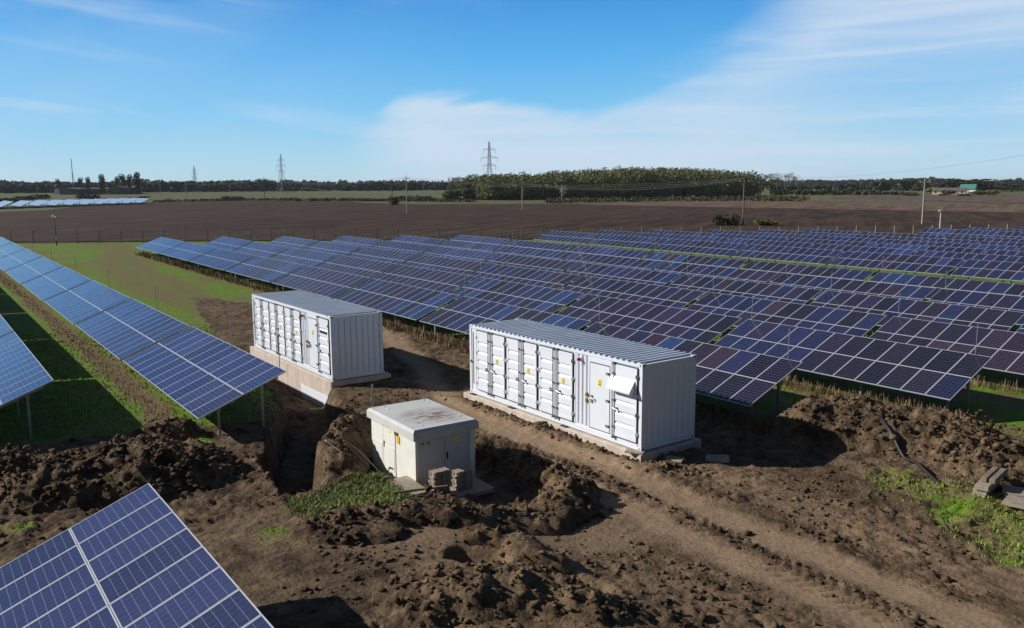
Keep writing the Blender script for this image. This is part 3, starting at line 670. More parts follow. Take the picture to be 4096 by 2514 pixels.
    for a, c in ((X(2.45), X(2.53)), (X(4.43), X(4.5)), (X(6.41), X(6.5)), (X(7.12), X(7.22)), (X(8.2), X(8.3)), (X(9.47), L_ - .12)): b.box(a, c, -.002 + .01, .06, .232, 2.618)
    b.box(X(.5), L_ - .12, .09, .1, .16, H - .11); b.box(X(7.22), X(8.2), .008, .06, 2.47, 2.618)
    b.build('door_side_wall', M_white, t)
    b = MB(); b.box(.2, .26, .015, .024, .4, 2.5); b.build('recess_seam', M_bar, t)
    for i, (a, m_, c) in enumerate(((.52, 1.48, 2.44), (2.55, 3.48, 4.41), (4.52, 5.46, 6.39))):
        leaf(X(a) + .02, X(m_) - .012, z0, z1, t, -1, 1, False); leaf(X(m_) + .012, X(c) - .02, z0, z1, t, 1, -1, True)
    b = MB(); corr_sheet(b, X(6.5), X(7.12), .232, 2.618, .02, .045, 3, flat=.45, slope=.12); b.build('pressed_bay', M_white, t, fix=False)
    b = MB(); sx = X(6.77); b.box(sx - .04, sx + .04, -.03, .03, 2.4, 2.56, 1); b.tube([(sx, -.11, 2.47), (sx, -.02, 2.47)], .055, 10); b.tube([(sx, -.13, 2.43), (sx, -.13, 2.52)], .03, 8); b.build('alarm_beacon', [M_red, M_white], t)
    b = MB(); b.box(X(7.05), X(7.13), -.06, .01, 1.28, 1.4); b.box(X(7.06), X(7.12), -.05, .01, 1.06, 1.2); b.tube([(X(7.0), -.03, 1.34), (X(7.1), -.03, 1.34)], .015, 6); b.build('emergency_switch', M_brass, t)
    b = MB(); b.box(.04, .11, -.05, -.003, 1.28, 1.36); b.tube([(.0, -.03, 1.32), (.09, -.03, 1.32)], .013, 6); b.build('earth_lug', M_brass, t)
    b = MB(); b.box(X(7.22) + .02, X(8.2) - .02, .002, .05, .25, 2.44); d = b.build('service_door', M_white, t)
    g = MB(); a, c = X(7.22), X(8.2)
    g.box(a, a + .018, .0, .03, .232, 2.458); g.box(c - .018, c, .0, .03, .232, 2.458); g.box(a + .018, c - .018, .0, .03, 2.441, 2.458); g.box(a + .018, c - .018, 0, .03, .232, .249); g.build('gasket', M_black, d)
    for zz in (.46, 1.3, 2.2): h = MB(); h.box(X(8.02), X(8.19), -.02, .002, zz - .035, zz + .035, 0); h.box(X(8.05), X(8.13), -.026, -.02, zz - .014, zz + .014, 1); h.build('hinge', [M_black, M_alu], d)
    h = MB(); h.box(X(7.3), X(7.38), -.03, .002, 1.1, 1.36, 0); h.tube([(X(7.34), -.06, 1.27), (X(7.5), -.07, 1.25)], .012, 6); h.tube([(X(7.42), -.06, 1.3), (X(7.44), -.05, 1.16)], .018, 6); h.build('handle', M_bar, d)
    h = MB(); sx = X(7.72); h.box(sx - .08, sx + .08, -.004, .002, 1.72, 1.96, 0); h.poly([(sx - .055, -.006, 1.82), (sx + .055, -.006, 1.82), (sx, -.006, 1.92)], 1); h.poly([(sx - .035, -.008, 1.83), (sx + .035, -.008, 1.83), (sx, -.008, 1.897)], 0); h.box(sx - .05, sx + .05, -.006, -.003, 1.76, 1.79, 1); h.build('warning_sign', [M_yel, M_black], d)
    leaf(X(8.3) + .03, X(9.47) - .02, z0, z1, t, 1, -1, slot=slot, hood=hood)
    return t
def slab(x0, x1, y0, y1, z0, z1, label, seams=()):
    t = thing('concrete_foundation', label, 'foundation', ((x0 + x1) / 2, (y0 + y1) / 2, z1), 0, 'container foundations'); cx_, cy_ = (x0 + x1) / 2, (y0 + y1) / 2
    b = MB(); b.cbox(x0 - cx_, x1 - cx_, y0 - cy_, y1 - cy_, z0 - z1, 0, .025); b.build('base', M_conc, t)
    for s_, f in seams: b = MB(); b.box(s_ - cx_ - .012, s_ - cx_ + .012, y0 - cy_ - .004, y0 - cy_ + .02, (z0 - z1) * f, -.05); b.build('formwork_seam', M_conc2, t)
    return t
container(-17.834, 17.938, .302, 'white container nearest the camera with a rain hood on its end door', True, False, 9.649)
container(-32.654, 14.303, .331, 'white container farther back on the tall concrete base beside the trench', False, True, 9.753)
slab(-27.78, -17.66, 17.78, 20.55, -.5, .27, 'low pale concrete base under the nearer white container', ((-24.4, 1), (-21., 1)))
ts = slab(-42.85, -32.56, 14.2, 17.05, -1.5, .3, 'tall exposed concrete base under the farther white container', ((-39.6, 1), (-37.6, 1), (-36.2, 1)))
b = MB(); b.box(-35.9 + 37.705, 4.9, -1.46, -1.40, -1.35, -.72); b.build('white_patch', M_white, ts)
for i, (x, y, z, lab) in enumerate([(-27.2, 17.87, .27, 'left end'), (-24.6, 17.87, .27, 'left of the middle'), (-21.5, 17.87, .27, 'middle'), (-18.2, 17.87, .27, 'near corner')]):
    o = MB().box(-.16, .16, -.05, .1, 0, .03).build('steel_shim', M_black); o.location = (x, y, z); tag(o, f'dark steel shim under the {lab} of the nearer white container', 'shim', 'shims under the container')
b = MB(); b.cbox(-.3, .3, -.2, .2, 0, .05, .01); o = b.build('concrete_slab', M_paver); o.location = (-18.0, 17.86, .272); o.rotation_euler = (0, 0, .5); tag(o, 'thin slab lying on the base at the near corner of the nearer container', 'slab')
for (x, y, rz, lab, s_) in [(-17.25, 18.75, .35, 'pale narrow slab leaning on clods at the near container corner', (.35, .17)), (-16.5, 19.95, .75, 'square grey slab lying in the shadow of the nearer container', (.36, .3))]:
    b = MB(); b.cbox(-s_[0], s_[0], -s_[1], s_[1], 0, .06, .01); o = b.build('concrete_slab', M_paver); o.location = (x, y, gz(x, y) + .03); o.rotation_euler = (.04, -.05, rz); tag(o, lab, 'slab')

# ------------------------------------------------------------ small transformer cabin
KX, KY, KA, KL, KW, KH = -19.579, 10.933, -.036, 2.869, 1.915, 1.568
t = thing('transformer_cabin', 'small off-white cabin with a thick flat roof and rust stain standing in the mud', 'cabin', (KX, KY, 0), KA)
b = MB(); b.box(-KL, 0, 0, KW, .0, KH); b.build('body', M_kiosk, t)
b = MB(); b.box(-KL + .03, -.02, .03, KW - .02, -1.3, -.002); b.build('pedestal', M_conc2, t)
b = MB(); b.box(-.35, .0, .12, .46, -1.3, -.4)
o_ = .099; b = MB(); z0, z1 = KH + .002, KH + .285; c = .07
def ring(i, z): return [(-KL - o_ + i, -o_ + i, z), (o_ - i, -o_ + i, z), (o_ - i, KW + o_ - i, z), (-KL - o_ + i, KW + o_ - i, z)]
rr = [ring(0, z0), ring(0, z1 - c), ring(c, z1)]
for r_ in rr: b.v += r_
b.f.append((3, 2, 1, 0)); b.f.append((8, 9, 10, 11)); b.m += [0, 0]
for kk in range(2):
    for i in range(4): j = (i + 1) % 4; b.f.append((4 * kk + i, 4 * kk + j, 4 * kk + 4 + j, 4 * kk + 4 + i)); b.m.append(0)
M_roof = mat('cabin_roof', (.6, .6, .56), .8, var=.08, vscale=1.6, bump=.15, bscale=30)
nt = M_roof.node_tree; nn = nt.nodes; tcn = nn.new('ShaderNodeTexCoord'); bs = nn['Principled BSDF']
vm = nn.new('ShaderNodeVectorMath'); vm.operation = 'DISTANCE'; vm.inputs[1].default_value = (-1.05, 1.15, 1.85); nt.links.new(tcn.outputs['Object'], vm.inputs[0])
sn = nn.new('ShaderNodeTexNoise'); sn.inputs['Scale'].default_value = 6; sn.inputs['Detail'].default_value = 8; sn.inputs['Roughness'].default_value = .75; mp = nn.new('ShaderNodeMapping'); mp.inputs['Scale'].default_value = (1, .35, 1); mp.inputs['Rotation'].default_value = (0, 0, .5); nt.links.new(tcn.outputs['Object'], mp.inputs[0]); nt.links.new(mp.outputs[0], sn.inputs['Vector'])
mr = nn.new('ShaderNodeMapRange'); mr.inputs[1].default_value = 1.1; mr.inputs[2].default_value = .3; nt.links.new(vm.outputs['Value'], mr.inputs[0])
mu = nn.new('ShaderNodeMath'); mu.operation = 'MULTIPLY_ADD'; nt.links.new(sn.outputs['Fac'], mu.inputs[0]); mu.inputs[1].default_value = 5.0; mu.inputs[2].default_value = -1.9
m2 = nn.new('ShaderNodeMath'); m2.operation = 'MULTIPLY'; m2.use_clamp = True; nt.links.new(mu.outputs[0], m2.inputs[0]); nt.links.new(mr.outputs[0], m2.inputs[1])
mx = nn.new('ShaderNodeMix'); mx.data_type = 'RGBA'; nt.links.new(m2.outputs[0], mx.inputs[0]); old = bs.inputs['Base Color'].links[0].from_socket; nt.links.new(old, mx.inputs[6]); mx.inputs[7].default_value = (.16, .075, .04, 1); nt.links.new(mx.outputs[2], bs.inputs['Base Color'])
rf = b.build('roof', M_roof, t)
for (x, y) in ((-KL + .35, .3), (-.35, .3), (-KL + .35, KW - .25), (-.3, KW - .25)):
    q = MB(); q.tube([(x, y, z1), (x, y, z1 + .07), (x + .02, y, z1 + .09)], .012, 6); q.tube([(x, y, z1 + .012), (x + .12, y + .05, z1 + .012)], .01, 6); q.build('lifting_eye', M_bar, rf)
def louvre(x0, x1, z0, z1, root):
    b = MB(); b.box(x0, x1, -.022, -.002, z0, z1); p_ = b.build('louvre_door', M_louvre, root)
    l_ = MB(); zc = z0 + .12; l_.box(x0 + .06, x1 - .06, -.03, -.023, zc, z0 + (z1 - z0) * .62); l_.build('louvre_panel', M_louvre, p_)
    return p_
p1 = louvre(-KL + .1, -KL + .86, .12, 1.5, t); p2 = louvre(-KL + .88, -KL + 1.64, .12, 1.5, t)
b = MB(); b.box(-KL + .9, -KL + .95, -.04, -.022, .88, 1.06); b.build('handle', M_black, p2)
b = MB(); b.box(-KL + 1.25, -KL + 1.4, -.026, -.022, 1.38, 1.46); b.build('sticker', M_yel, p2)
b = MB(); b.box(-KL + 1.62, -KL + 1.82, -.035, -.004, 1.42, 1.5, 1); b.box(-KL + 1.75, -KL + 1.92, -.02, -.004, 1.2, 1.43, 0); b.build('hanging_tag', [mat('orange_tag', (.8, .45, .02), .5), mat('brown_cloth', (.16, .07, .03), .9)], t)
M_kdoor = mat('cabin_grey_door', (.55, .56, .56), .5, var=.05, vscale=3)
for i, (a, c) in enumerate(((.1, .9), (.92, 1.72))):
    b = MB(); b.box(.002, .025, a, c, .06, 1.5); d = b.build('door', M_kdoor, t)
    if i: b = MB(); b.box(.025, .04, a + .05, a + .1, .85, 1.05); b.build('handle', M_black, d); b = MB(); b.box(.0255, .03, c - .5, c - .3, 1.32, 1.43, 0); b.box(.0305, .032, c - .47, c - .33, 1.36, 1.385, 1); b.build('sticker', [M_yel, M_kdoor], d)
    else:
        for yy in (.12, .3): b = MB(); b.tube([(.025, a + yy, 1.42), (.035, a + yy, 1.42)], .03, 10); b.build('vent_hole', M_black, d)
b = MB(); b.box(.002, .05, 1.75, KW - .01, .0, KH); b.build('door_post', M_kiosk, t)

# pavers stacked by the cabin, paving slabs, batten, cables, rods
def paver_mesh():
    b = MB(); P = [(-.15, -.1), (-.09, -.13), (0, -.1), (.09, -.13), (.15, -.1), (.12, 0), (.15, .1), (.09, .13), (0, .1), (-.09, .13), (-.15, .1), (-.12, 0)]
    n = len(P); b.v += [(x, y, 0) for x, y in P] + [(x, y, .062) for x, y in P]; b.f.append(tuple(range(n - 1, -1, -1))); b.f.append(tuple(range(n, 2 * n))); b.m += [0, 0]
    for i in range(n): j = (i + 1) % n; b.f.append((i, j, n + j, n + i)); b.m.append(0)
    o = b.build('paver', M_paver); me = o.data; bpy.data.objects.remove(o); return me
PV = paver_mesh()
for sx, sy, nm, n in ((-18.62, 11.12, 'sunlit stack at cabin corner', 10), (-18.62, 11.85, 'shaded stack by cabin doors', 10)):
    zb = gz(sx, sy) - .02
    for i in range(n):
        for j in (0, 1):
            o = link('paver', PV, None, (sx + .02 * math.sin(i * 2.3) , sy + (j - .5) * .27 + .012 * math.cos(i * 3.1), zb + i * .068), (0, 0, .1 * math.sin(i * 1.7 + j)))
            tag(o, f'paver {ORD[n - 1 - i]} from top, {"left" if j == 0 else "right"} column, {nm}', 'paver', 'pavers stacked by the cabin')
for i, (x, y, rz, sx, sy) in enumerate([(-19.45, 10.55, -.05, .62, .34), (-18.95, 10.3, .0, .55, .34), (-18.72, 11.6, .0, .6, 1.0)]):
    b = MB(); b.cbox(-sx, sx, -sy, sy, -.12, .0, .012); o = b.build('paving_slab', M_paver); o.location = (x, y, max(gz(x, y), -.05) + .05 - .012 * i); o.rotation_euler = (0, .02, rz)
    tag(o, ['pale paving slab against the sunlit cabin wall', 'pale paving slab at the foot of the cabin corner', 'broad shaded slab under the paver stacks'][i], 'slab', 'slabs round the cabin')
b = MB(); b.box(-.75, .75, -.03, .03, 0, .05); o = b.build('timber_batten', M_timber); o.location = (-18.35, 10.35, gz(-18.35, 10.35) + .12); o.rotation_euler = (0, 0, 1.25); tag(o, 'long thin batten along the outer edge of the paving slabs', 'batten')
M_cable = mat('beige_conduit', (.32, .25, .18), .7)
def hose(pts, r, name, m, lab, cat, group=None, lift=.03):
    P = []
    for i in range(len(pts) - 1):
        for k in range(8):
            q = [pts[i][j] + (pts[i + 1][j] - pts[i][j]) * k / 8 for j in (0, 1, 2)]; P.append(q)
    P.append(list(pts[-1])); A = np.array(P, float)
    for _ in range(6): A[1:-1] = (A[:-2] + A[2:] + 2 * A[1:-1]) / 4
    b = MB(); b.tube([tuple(a) for a in A], r, 6); o = b.build(name, m, smooth_=True); return tag(o, lab, cat, group)
g = lambda x, y, dz=0: (x, y, gz(x, y) + dz)
hose([g(-22.0, 9.9, .3), g(-21.9, 10.3, .5), (-21.6, 10.7, .25), (-20.9, 10.85, .0), g(-20.0, 10.3, .05)], .022, 'cable_conduit', M_cable, 'upper beige cable bending out from under the cabin', 'cable', 'cables by the cabin')
hose([(-21.7, 10.65, .15), (-21.2, 10.5, .1), g(-20.6, 10.1, .1), g(-20.2, 9.95, .05)], .025, 'cable_conduit', M_cable, 'lower beige cable running down to the weeds by the cabin', 'cable', 'cables by the cabin')
hose([g(-21.7, 9.2, .55), g(-21.1, 9.5, .3)], .02, 'stake', M_cable, 'thin pale stick leaning out of the soil bank left of the weeds', 'stake')
def rod(x, y, z0, z1, r, lab): b = MB(); b.tube([(0, 0, -.2), (0, 0, z1 - z0)], r, 8); o = b.build('metal_rod', M_galv); o.location = (x, y, z0); return tag(o, lab, 'rod')
rod(-27.3, 13.5, gz(-27.3, 13.5), 1.32, .035, 'galvanised rod standing in the mud behind the cabin roof corner')
# black pipes over the mound
hose([g(-13.9, 24.7, .04), g(-13.3, 24.25, .06), g(-12.7, 23.95, .07), g(-12.1, 23.6, .05), g(-11.5, 23.15, .04), g(-10.9, 22.6, .02)], .05, 'black_pipe', M_pipe, 'long black plastic pipe snaking down the big soil mound', 'pipe', 'black pipes on the mound')
hose([g(-15.6, 23.5, .05), g(-15.5, 24.2, .07), g(-15.3, 24.8, .0)], .05, 'black_pipe', M_pipe, 'short black pipe stub on the shaded side of the big soil mound', 'pipe', 'black pipes on the mound')
# beams piled at the right edge
for i, (x, y, dz, rz, lab) in enumerate([(-9.95, 23.1, 0, 1.75, 'lowest'), (-9.93, 23.15, .13, 1.73, 'second lowest'), (-9.9, 23.1, .26, 1.77, 'middle'), (-10.0, 23.45, .39, 1.75, 'upper left'), (-9.8, 23.5, .39, 1.75, 'topmost right')]):
    w = .17 if i < 3 else .075; b = MB(); b.cbox(-.6, .6, -w, w, 0, .12, .012); o = b.build('concrete_beam', M_paver if i < 3 else M_timber); o.location = (x, y, gz(-9.95, 23.1) + dz); o.rotation_euler = (0, 0, rz); tag(o, f'{lab} beam of the small pile on the grass near the right edge', 'beam', 'beam pile at the right')
for i, (x, y, rz) in enumerate([(-9.0, 23.7, .4), (-8.6, 22.9, .2), (-9.1, 24.6, 1.9)]):
    b = MB(); b.cbox(-.7, .7, -.35 + .2 * (i == 2), .35 - .2 * (i == 2), 0, .07, .01); o = b.build('concrete_slab', M_paver); o.location = (x, y, gz(x, y) + .02 + .05 * (i == 2)); o.rotation_euler = (0, .03, rz); tag(o, ['flat slab in the shade behind the beam pile', 'flat slab at the right edge of the photo in front of the others', 'narrow slab leaning behind the beam pile'][i], 'slab')

# ------------------------------------------------------------ fence, poles, wires, pylons, mast
M_fpost = mat('fence_post_concrete', (.36, .33, .28), .9); M_mesh = mat('fence_wire', (.2, .2, .2), .5, .4)
fa = Vector((-158, -18.5)); fb = Vector((-32, 184.7)); fd = (fb - fa); n = int(fd.length / 3.05); fd.normalize()
t = thing('perimeter_fence', 'long wire fence with concrete posts between the solar rows and the ploughed field', 'fence', (fa.x, fa.y, 0))
pts = []
for i in range(n):
    p = fa + fd * (i * 3.05); z = float(base_z(np.array(p.x), np.array(p.y))); q = (p.x - fa.x, p.y - fa.y, z); pts.append(q)
    if i < 98: b = MB(); b.box(-.06, .06, -.06, .06, -.3, 1.85); b.box(-.05, .05, -.05, .05, 1.85, 1.93); o = b.build('fence_post', M_fpost, t); o.location = q; o.rotation_euler = (0, 0, 1.0)
b = MB()
for hgt in (.1, .45, .8, 1.15, 1.5, 1.8): b.tube([(q[0], q[1], q[2] + hgt) for q in pts], .011, 3, cap=False)
for i in range(len(pts) - 1):
    a, c = Vector(pts[i]), Vector(pts[i + 1])
    for k in range(1, 8): q = a.lerp(c, k / 8); b.tube([(q.x, q.y, q.z + .05), (q.x, q.y, q.z + 1.8)], .006, 3, cap=False)
b.build('wire_mesh', M_mesh, t, fix=False)
for k in (5, 9.3, 13.2, 17, 21.2, 25):
    p = fa + fd * (k * 3.05 + 18); z = float(base_z(np.array(p.x), np.array(p.y))); b = MB(); b.box(-.45, .45, -.01, .01, 1.2, 1.42); o = b.build('fence_sign', M_alu, t); o.location = (p.x - fa.x, p.y - fa.y, z); o.rotation_euler = (0, 0, math.atan2(fd.y, fd.x)) ; o.location = o.location + Vector((.08, -.05, 0))
def bz(x, y): return float(base_z(np.array(float(x)), np.array(float(y))))
def camera_pole(x, y, h, lab, m, lamp):
    t = thing('camera_pole', lab, 'camera pole', (x, y, bz(x, y)), .6); b = MB(); b.tube([(0, 0, -.3), (0, 0, h)], [.09, .06], 8); b.build('pole', m, t)
    b = MB(); b.tube([(0, 0, h - .15), (.35, -.1, h - .1)], .03, 6); b.box(.25, .5, -.18, .0, h - .32, h - .12); b.build('bracket', M_galv, t)
    b = MB(); b.box(-.38, -.1, -.12, .12, h - .45, h - .1) if lamp else b.box(-.35, -.05, -.1, .1, h - .12, h + .12); b.build('camera_head', M_white, t)
    b = MB(); b.box(.06, .2, -.1, .1, .8, 1.3); b.build('junction_box', M_galv, t)
camera_pole(-129.7, 17.1, 4.1, 'dark camera pole inside the fence at the far left of the lawn', M_wood, False)
camera_pole(-70.7, 140.0, 3.9, 'white camera pole at the fence on the far right', M_white, True)
POLES = {'a': (-432.7, 116, 10.6, 'thin wooden power pole at left, in front of the far meadow'), 'b': (-345.5, 124.2, 12.3, 'leaning power pole in the ploughed field below the second pylon'), 'c': (-398.8, 162.7, 8.4, 'short power pole at the far field edge, right of the tall leaning pole'),
         'd': (-218.9, 121.4, 10.9, 'pale power pole in the ploughed field left of the wood'), 'e': (-220.6, 165.3, 9.2, 'pale straight power pole in front of the dark wood'), 'f': (-106, 133.5, 9.1, 'thick brown power pole by the bush behind the solar rows'), 'g': (-83.9, 159.3, 8.8, 'pale brown power pole in the field near the right edge'),
         'h': (-690, 128, 10, 'far power pole in front of the long grey building'), 'i': (-700, 168, 10, 'far power pole beside the dark poplars'), 'j': (-560, 178, 10, 'far thin power pole above the meadow bushes'), 'k': (-330, 176, 9.5, 'dark double power pole with a shrub at its foot')}
for k, (x, y, h, lab) in POLES.items():
    z = bz(x, y); t = thing('power_pole', lab, 'power pole', (x, y, z), math.atan2(y, x) + math.pi / 2, 'power poles across the fields'); r = .17 if k in 'fg' else .16
    b = MB(); b.tube([(0, 0, -.5), (0, 0, h)], [r, r * .7], 8); b.build('pole', M_wood if k in 'fbk' else M_palepole, t)
    b = MB(); b.box(-.9, .9, -.06, .06, h - .75, h - .63); b.build('crossarm', M_wood if k in 'fbk' else M_palepole, t)
    for s_ in (-.85, .85): b = MB(); b.tube([(s_, 0, h - .63), (s_, 0, h - .4)], [.06, .05], 6); b.build('insulator', M_white, t)
    if k == 'k': b = MB(); b.tube([(1.3, .2, -.5), (.25, 0, h - .9)], [r, r * .7], 8); b.build('stay_pole', M_wood, t)
    if k in 'df': b = MB(); b.tube([(0, 0, h), (0, 0, h + 1.4)], .03, 5); b.build('spike', M_black, t)
def wire(a, b_, sag, lab, grp, r=.022):
    P = []
    for i in range(17): s_ = i / 16; P.append((a[0] + (b_[0] - a[0]) * s_, a[1] + (b_[1] - a[1]) * s_, a[2] + (b_[2] - a[2]) * s_ - 4 * sag * s_ * (1 - s_)))
    b = MB(); b.tube(P, r, 4); tag(b.build('overhead_wire', M_wire, fix=False), lab, 'wire', grp)
WP = [('g', (-60, 195, 9.5), 'from the pale brown pole to the right edge'), ('f', 'g', 'between the thick brown and the pale brown pole'), ('e', 'f', 'between the straight pale and the thick brown pole'), ('d', 'f', 'from the pole left of the wood to the thick brown pole'), ('b', 'd', 'between the leaning pole and the pole left of the wood'), ('a', 'b', 'between the thin left pole and the leaning pole'), ('c', 'e', 'from the short field pole to the straight pale pole')]
for a, c, lab in WP:
    A = POLES[a]; Az = bz(A[0], A[1]) + A[2]
    if isinstance(c, str): C = POLES[c]; Cp = (C[0], C[1], bz(C[0], C[1]) + C[2])
    else: Cp = c
    dd = math.dist(A[:2], Cp[:2])
    for off, dz, nm in ((-.85, -.4, 'left'), (.85, -.4, 'right'), (0, 0, 'top')):
        wire((A[0] + off * .6, A[1] + off * .6, Az + dz), (Cp[0] + off * .6, Cp[1] + off * .6, Cp[2] + dz), dd * .017, f'{nm} wire {lab}', 'overhead wires', .013 if dd < 90 else .018)
def pylon(x, y, h, rz, lab):
    z = bz(x, y); t = thing('lattice_pylon', lab, 'pylon', (x, y, z), rz, 'lattice pylons on the horizon'); b = MB(); r = .13
    def w(zz): return (3.2 * (1 - zz / (h * .55)) + 1.05) if zz < h * .55 else 1.05 - .85 * max(0, (zz - h * .55) / (h * .45)) ** 2
    lv = [0, h * .13, h * .25, h * .36, h * .45, h * .52, h * .58, h * .64, h * .7, h * .76, h * .82, h * .88, h * .94, h]
    cs = [[(sx * w(zz) , sy * w(zz), zz) for sx, sy in ((1, 1), (-1, 1), (-1, -1), (1, -1))] for zz in lv]
    for k in range(4): b.tube([c[k] for c in cs], r, 4)
    for i in range(len(lv) - 1):
        for k in range(4): k2 = (k + 1) % 4; b.tube([cs[i][k], cs[i + 1][k2]], r * .55, 3); b.tube([cs[i][k2], cs[i + 1][k]], r * .55, 3); b.tube([cs[i + 1][k], cs[i + 1][k2]], r * .55, 3)
    b.build('tower_frame', M_pylon, t, fix=False)
    for zz, a in ((h * .56, 5.2), (h * .70, 6.9), (h * .85, 5.0)):
        b = MB(); b.tube([(-a, 0, zz), (a, 0, zz)], r, 4); 
        for s_ in (-1, 1): b.tube([(s_ * a, 0, zz), (0, 0, zz + 1.8)], r * .8, 4); b.tube([(s_ * a, .0, zz), (s_ * .8, .9, zz)], r * .6, 3); b.tube([(s_ * a, .0, zz), (s_ * .8, -.9, zz)], r * .6, 3)
        c = b.build('crossarm', M_pylon, t, fix=False)
        for s_ in (-1, 1): q = MB(); q.tube([(s_ * a, 0, zz), (s_ * a, 0, zz - 3.1)], .13, 5); q.build('insulator_string', M_pylon, c)
pylon(-543, 375, 42.0, .62, 'nearest and tallest-looking lattice pylon in front of the wood')
pylon(-836.2, 319.2, 39, .36, 'middle lattice pylon right of the centre-left field')
pylon(-1136.8, 316.5, 33, .27, 'farthest lattice pylon at left, low on the horizon')
t = thing('radio_mast', 'slender tall radio mast above the long building at far left', 'mast', (-889.7, 135.7, 4.5), 0)
b = MB(); b.tube([(0, 0, 0), (0, 0, 33.5)], [.5, .28], 5); b.build('mast_tube', M_pylon, t)
for k in range(3): a = k * 2.09 + .4; b = MB(); b.tube([(0, 0, 22), (6 * math.cos(a), 6 * math.sin(a), 0)], .08, 3); b.build('guy_wire', M_pylon, t)
# ------------------------------------------------------------ fields beyond the fence
F_ = 3334.31
def ray(px, py): r_ = fv + rv * ((px - 2048) / F_) + uv_ * ((1257 - py) / F_); return r_
def gp(px, py):
    """ground point seen at a place of the photograph"""
    r_ = ray(px, py); z = 1.0
    for _ in range(40):
        t_ = (z - HC) / min(r_.z, -1e-4); p = (r_.x * t_, r_.y * t_); z = .5 * z + .5 * bz(*p)
    return p
def atd(px, py, d_): r_ = ray(px, py); k = d_ / math.hypot(r_.x, r_.y); return (r_.x * k, r_.y * k, HC + r_.z * k)
def field_mat(name, c0, c1, ang, fs=1.4):
    m = mat(name, c1, .95, dirt=c0, vscale=.12, spec=.1); t = m.node_tree; n = t.nodes
    g_ = n.new('ShaderNodeTexCoord'); mp = n.new('ShaderNodeMapping'); mp.inputs['Rotation'].default_value = (0, 0, ang); t.links.new(g_.outputs['Object'], mp.inputs[0])
    mp2 = n.new('ShaderNodeMapping'); mp2.inputs['Scale'].default_value = (.04, .28, 1); t.links.new(mp.outputs[0], mp2.inputs[0])
    nz = n.new('ShaderNodeTexNoise'); nz.inputs['Scale'].default_value = fs; nz.inputs['Detail'].default_value = 6; nz.inputs['Roughness'].default_value = .65; t.links.new(mp2.outputs[0], nz.inputs['Vector'])
    rp = n.new('ShaderNodeValToRGB'); rp.color_ramp.elements[0].position = .3; rp.color_ramp.elements[1].position = .72; rp.color_ramp.elements[0].position = .4; rp.color_ramp.elements[1].position = .62; rp.color_ramp.elements[0].color = (*[x * .6 for x in c0], 1); rp.color_ramp.elements[1].color = (*[min(1, x * 1.5) for x in c1], 1)
    t.links.new(nz.outputs['Fac'], rp.inputs[0]); b = n['Principled BSDF']; old = b.inputs['Base Color'].links[0].from_socket
    mx = n.new('ShaderNodeMix'); mx.data_type = 'RGBA'; mx.inputs[0].default_value = .6; t.links.new(old, mx.inputs[6]); t.links.new(rp.outputs[0], mx.inputs[7]); t.links.new(mx.outputs[2], b.inputs['Base Color'])
    bp = n.new('ShaderNodeBump'); bp.inputs['Strength'].default_value = .8; bp.inputs['Distance'].default_value = .25; t.links.new(nz.outputs['Fac'], bp.inputs['Height']); t.links.new(bp.outputs[0], b.inputs['Normal'])
    return m
def sheet(name, P, m, dz, step):
    import bmesh
    bm = bmesh.new(); bm.faces.new([bm.verts.new((x, y, 0)) for x, y in P])
    xs = [p[0] for p in P]; ys = [p[1] for p in P]
    for a, lo, hi in ((0, min(xs), max(xs)), (1, min(ys), max(ys))):
        c = lo + step
        while c < hi:
            co = Vector((c, 0, 0)) if a == 0 else Vector((0, c, 0)); no = Vector((1, 0, 0)) if a == 0 else Vector((0, 1, 0))
            bmesh.ops.bisect_plane(bm, geom=bm.verts[:] + bm.edges[:] + bm.faces[:], plane_co=co, plane_no=no); c += step
    co = np.array([v.co[:] for v in bm.verts]); z = base_z(co[:, 0], co[:, 1]) + dz
    for v, zz in zip(bm.verts, z): v.co.z = zz
    bm.normal_update()
    me = bpy.data.meshes.new(name); bm.to_mesh(me); bm.free(); me.materials.append(m)
    return tag(link(name, me), kind='structure')
fo = 2.2
fl = [(-200, -87), (-158 - fo, -18.5 + fo * .6), (-137.6 - fo, 14.2 + fo * .6), (-98.2 - fo, 76 + fo * .6), (-60.9 - fo, 137.2 + fo * .6), (-25, 196)]
dark = fl + [(-60, 250), (-101, 242), (-140, 238), (-218, 235), (-262, 236), (-301, 241), (-318, 215), (-340, 196), (-395, 196), (-474, 221), (-559, 190), (-562, 143), (-520, 118), (-440, 70), (-357, 44), (-330, 10), (-330, -90)]
sheet('ploughed_field', dark, field_mat('ploughed_soil', (.046, .025, .016), (.076, .045, .028), 1.05), .12, 30)
light = [(-60, 250.4), (-101, 242.4), (-140, 238.4), (-218, 235.4), (-262, 236.4), (-300, 242), (-289, 294), (-281, 359), (-225, 338), (-182, 338), (-100, 330), (-20, 330)]
sheet('harvested_field', light, field_mat('harvested_soil', (.125, .076, .048), (.17, .11, .074), 1.2), .13, 30)
p_ = [gp(3330, 797), gp(3700, 806), gp(4300, 822), gp(4300, 780), gp(3620, 783), gp(3330, 783)]
sheet('brown_field', p_, field_mat('brown_stubble', (.11, .075, .055), (.15, .105, .078), 1.2), .14, 40)
p_ = [gp(2620, 813), gp(3240, 812), gp(3240, 806), gp(2620, 808)]
p_ = [gp(3240, 806), gp(3700, 809), gp(3690, 800), gp(3330, 789), gp(3080, 789), gp(3080, 800)]
sheet('stubble_field', p_, field_mat('tan_stubble', (.13, .105, .06), (.18, .145, .085), 1.2), .11, 40)
p_ = [gp(140, 838), gp(0, 846), gp(-200, 852), gp(-200, 842), gp(140, 834), gp(560, 812), gp(700, 808), gp(720, 811), gp(600, 817)]

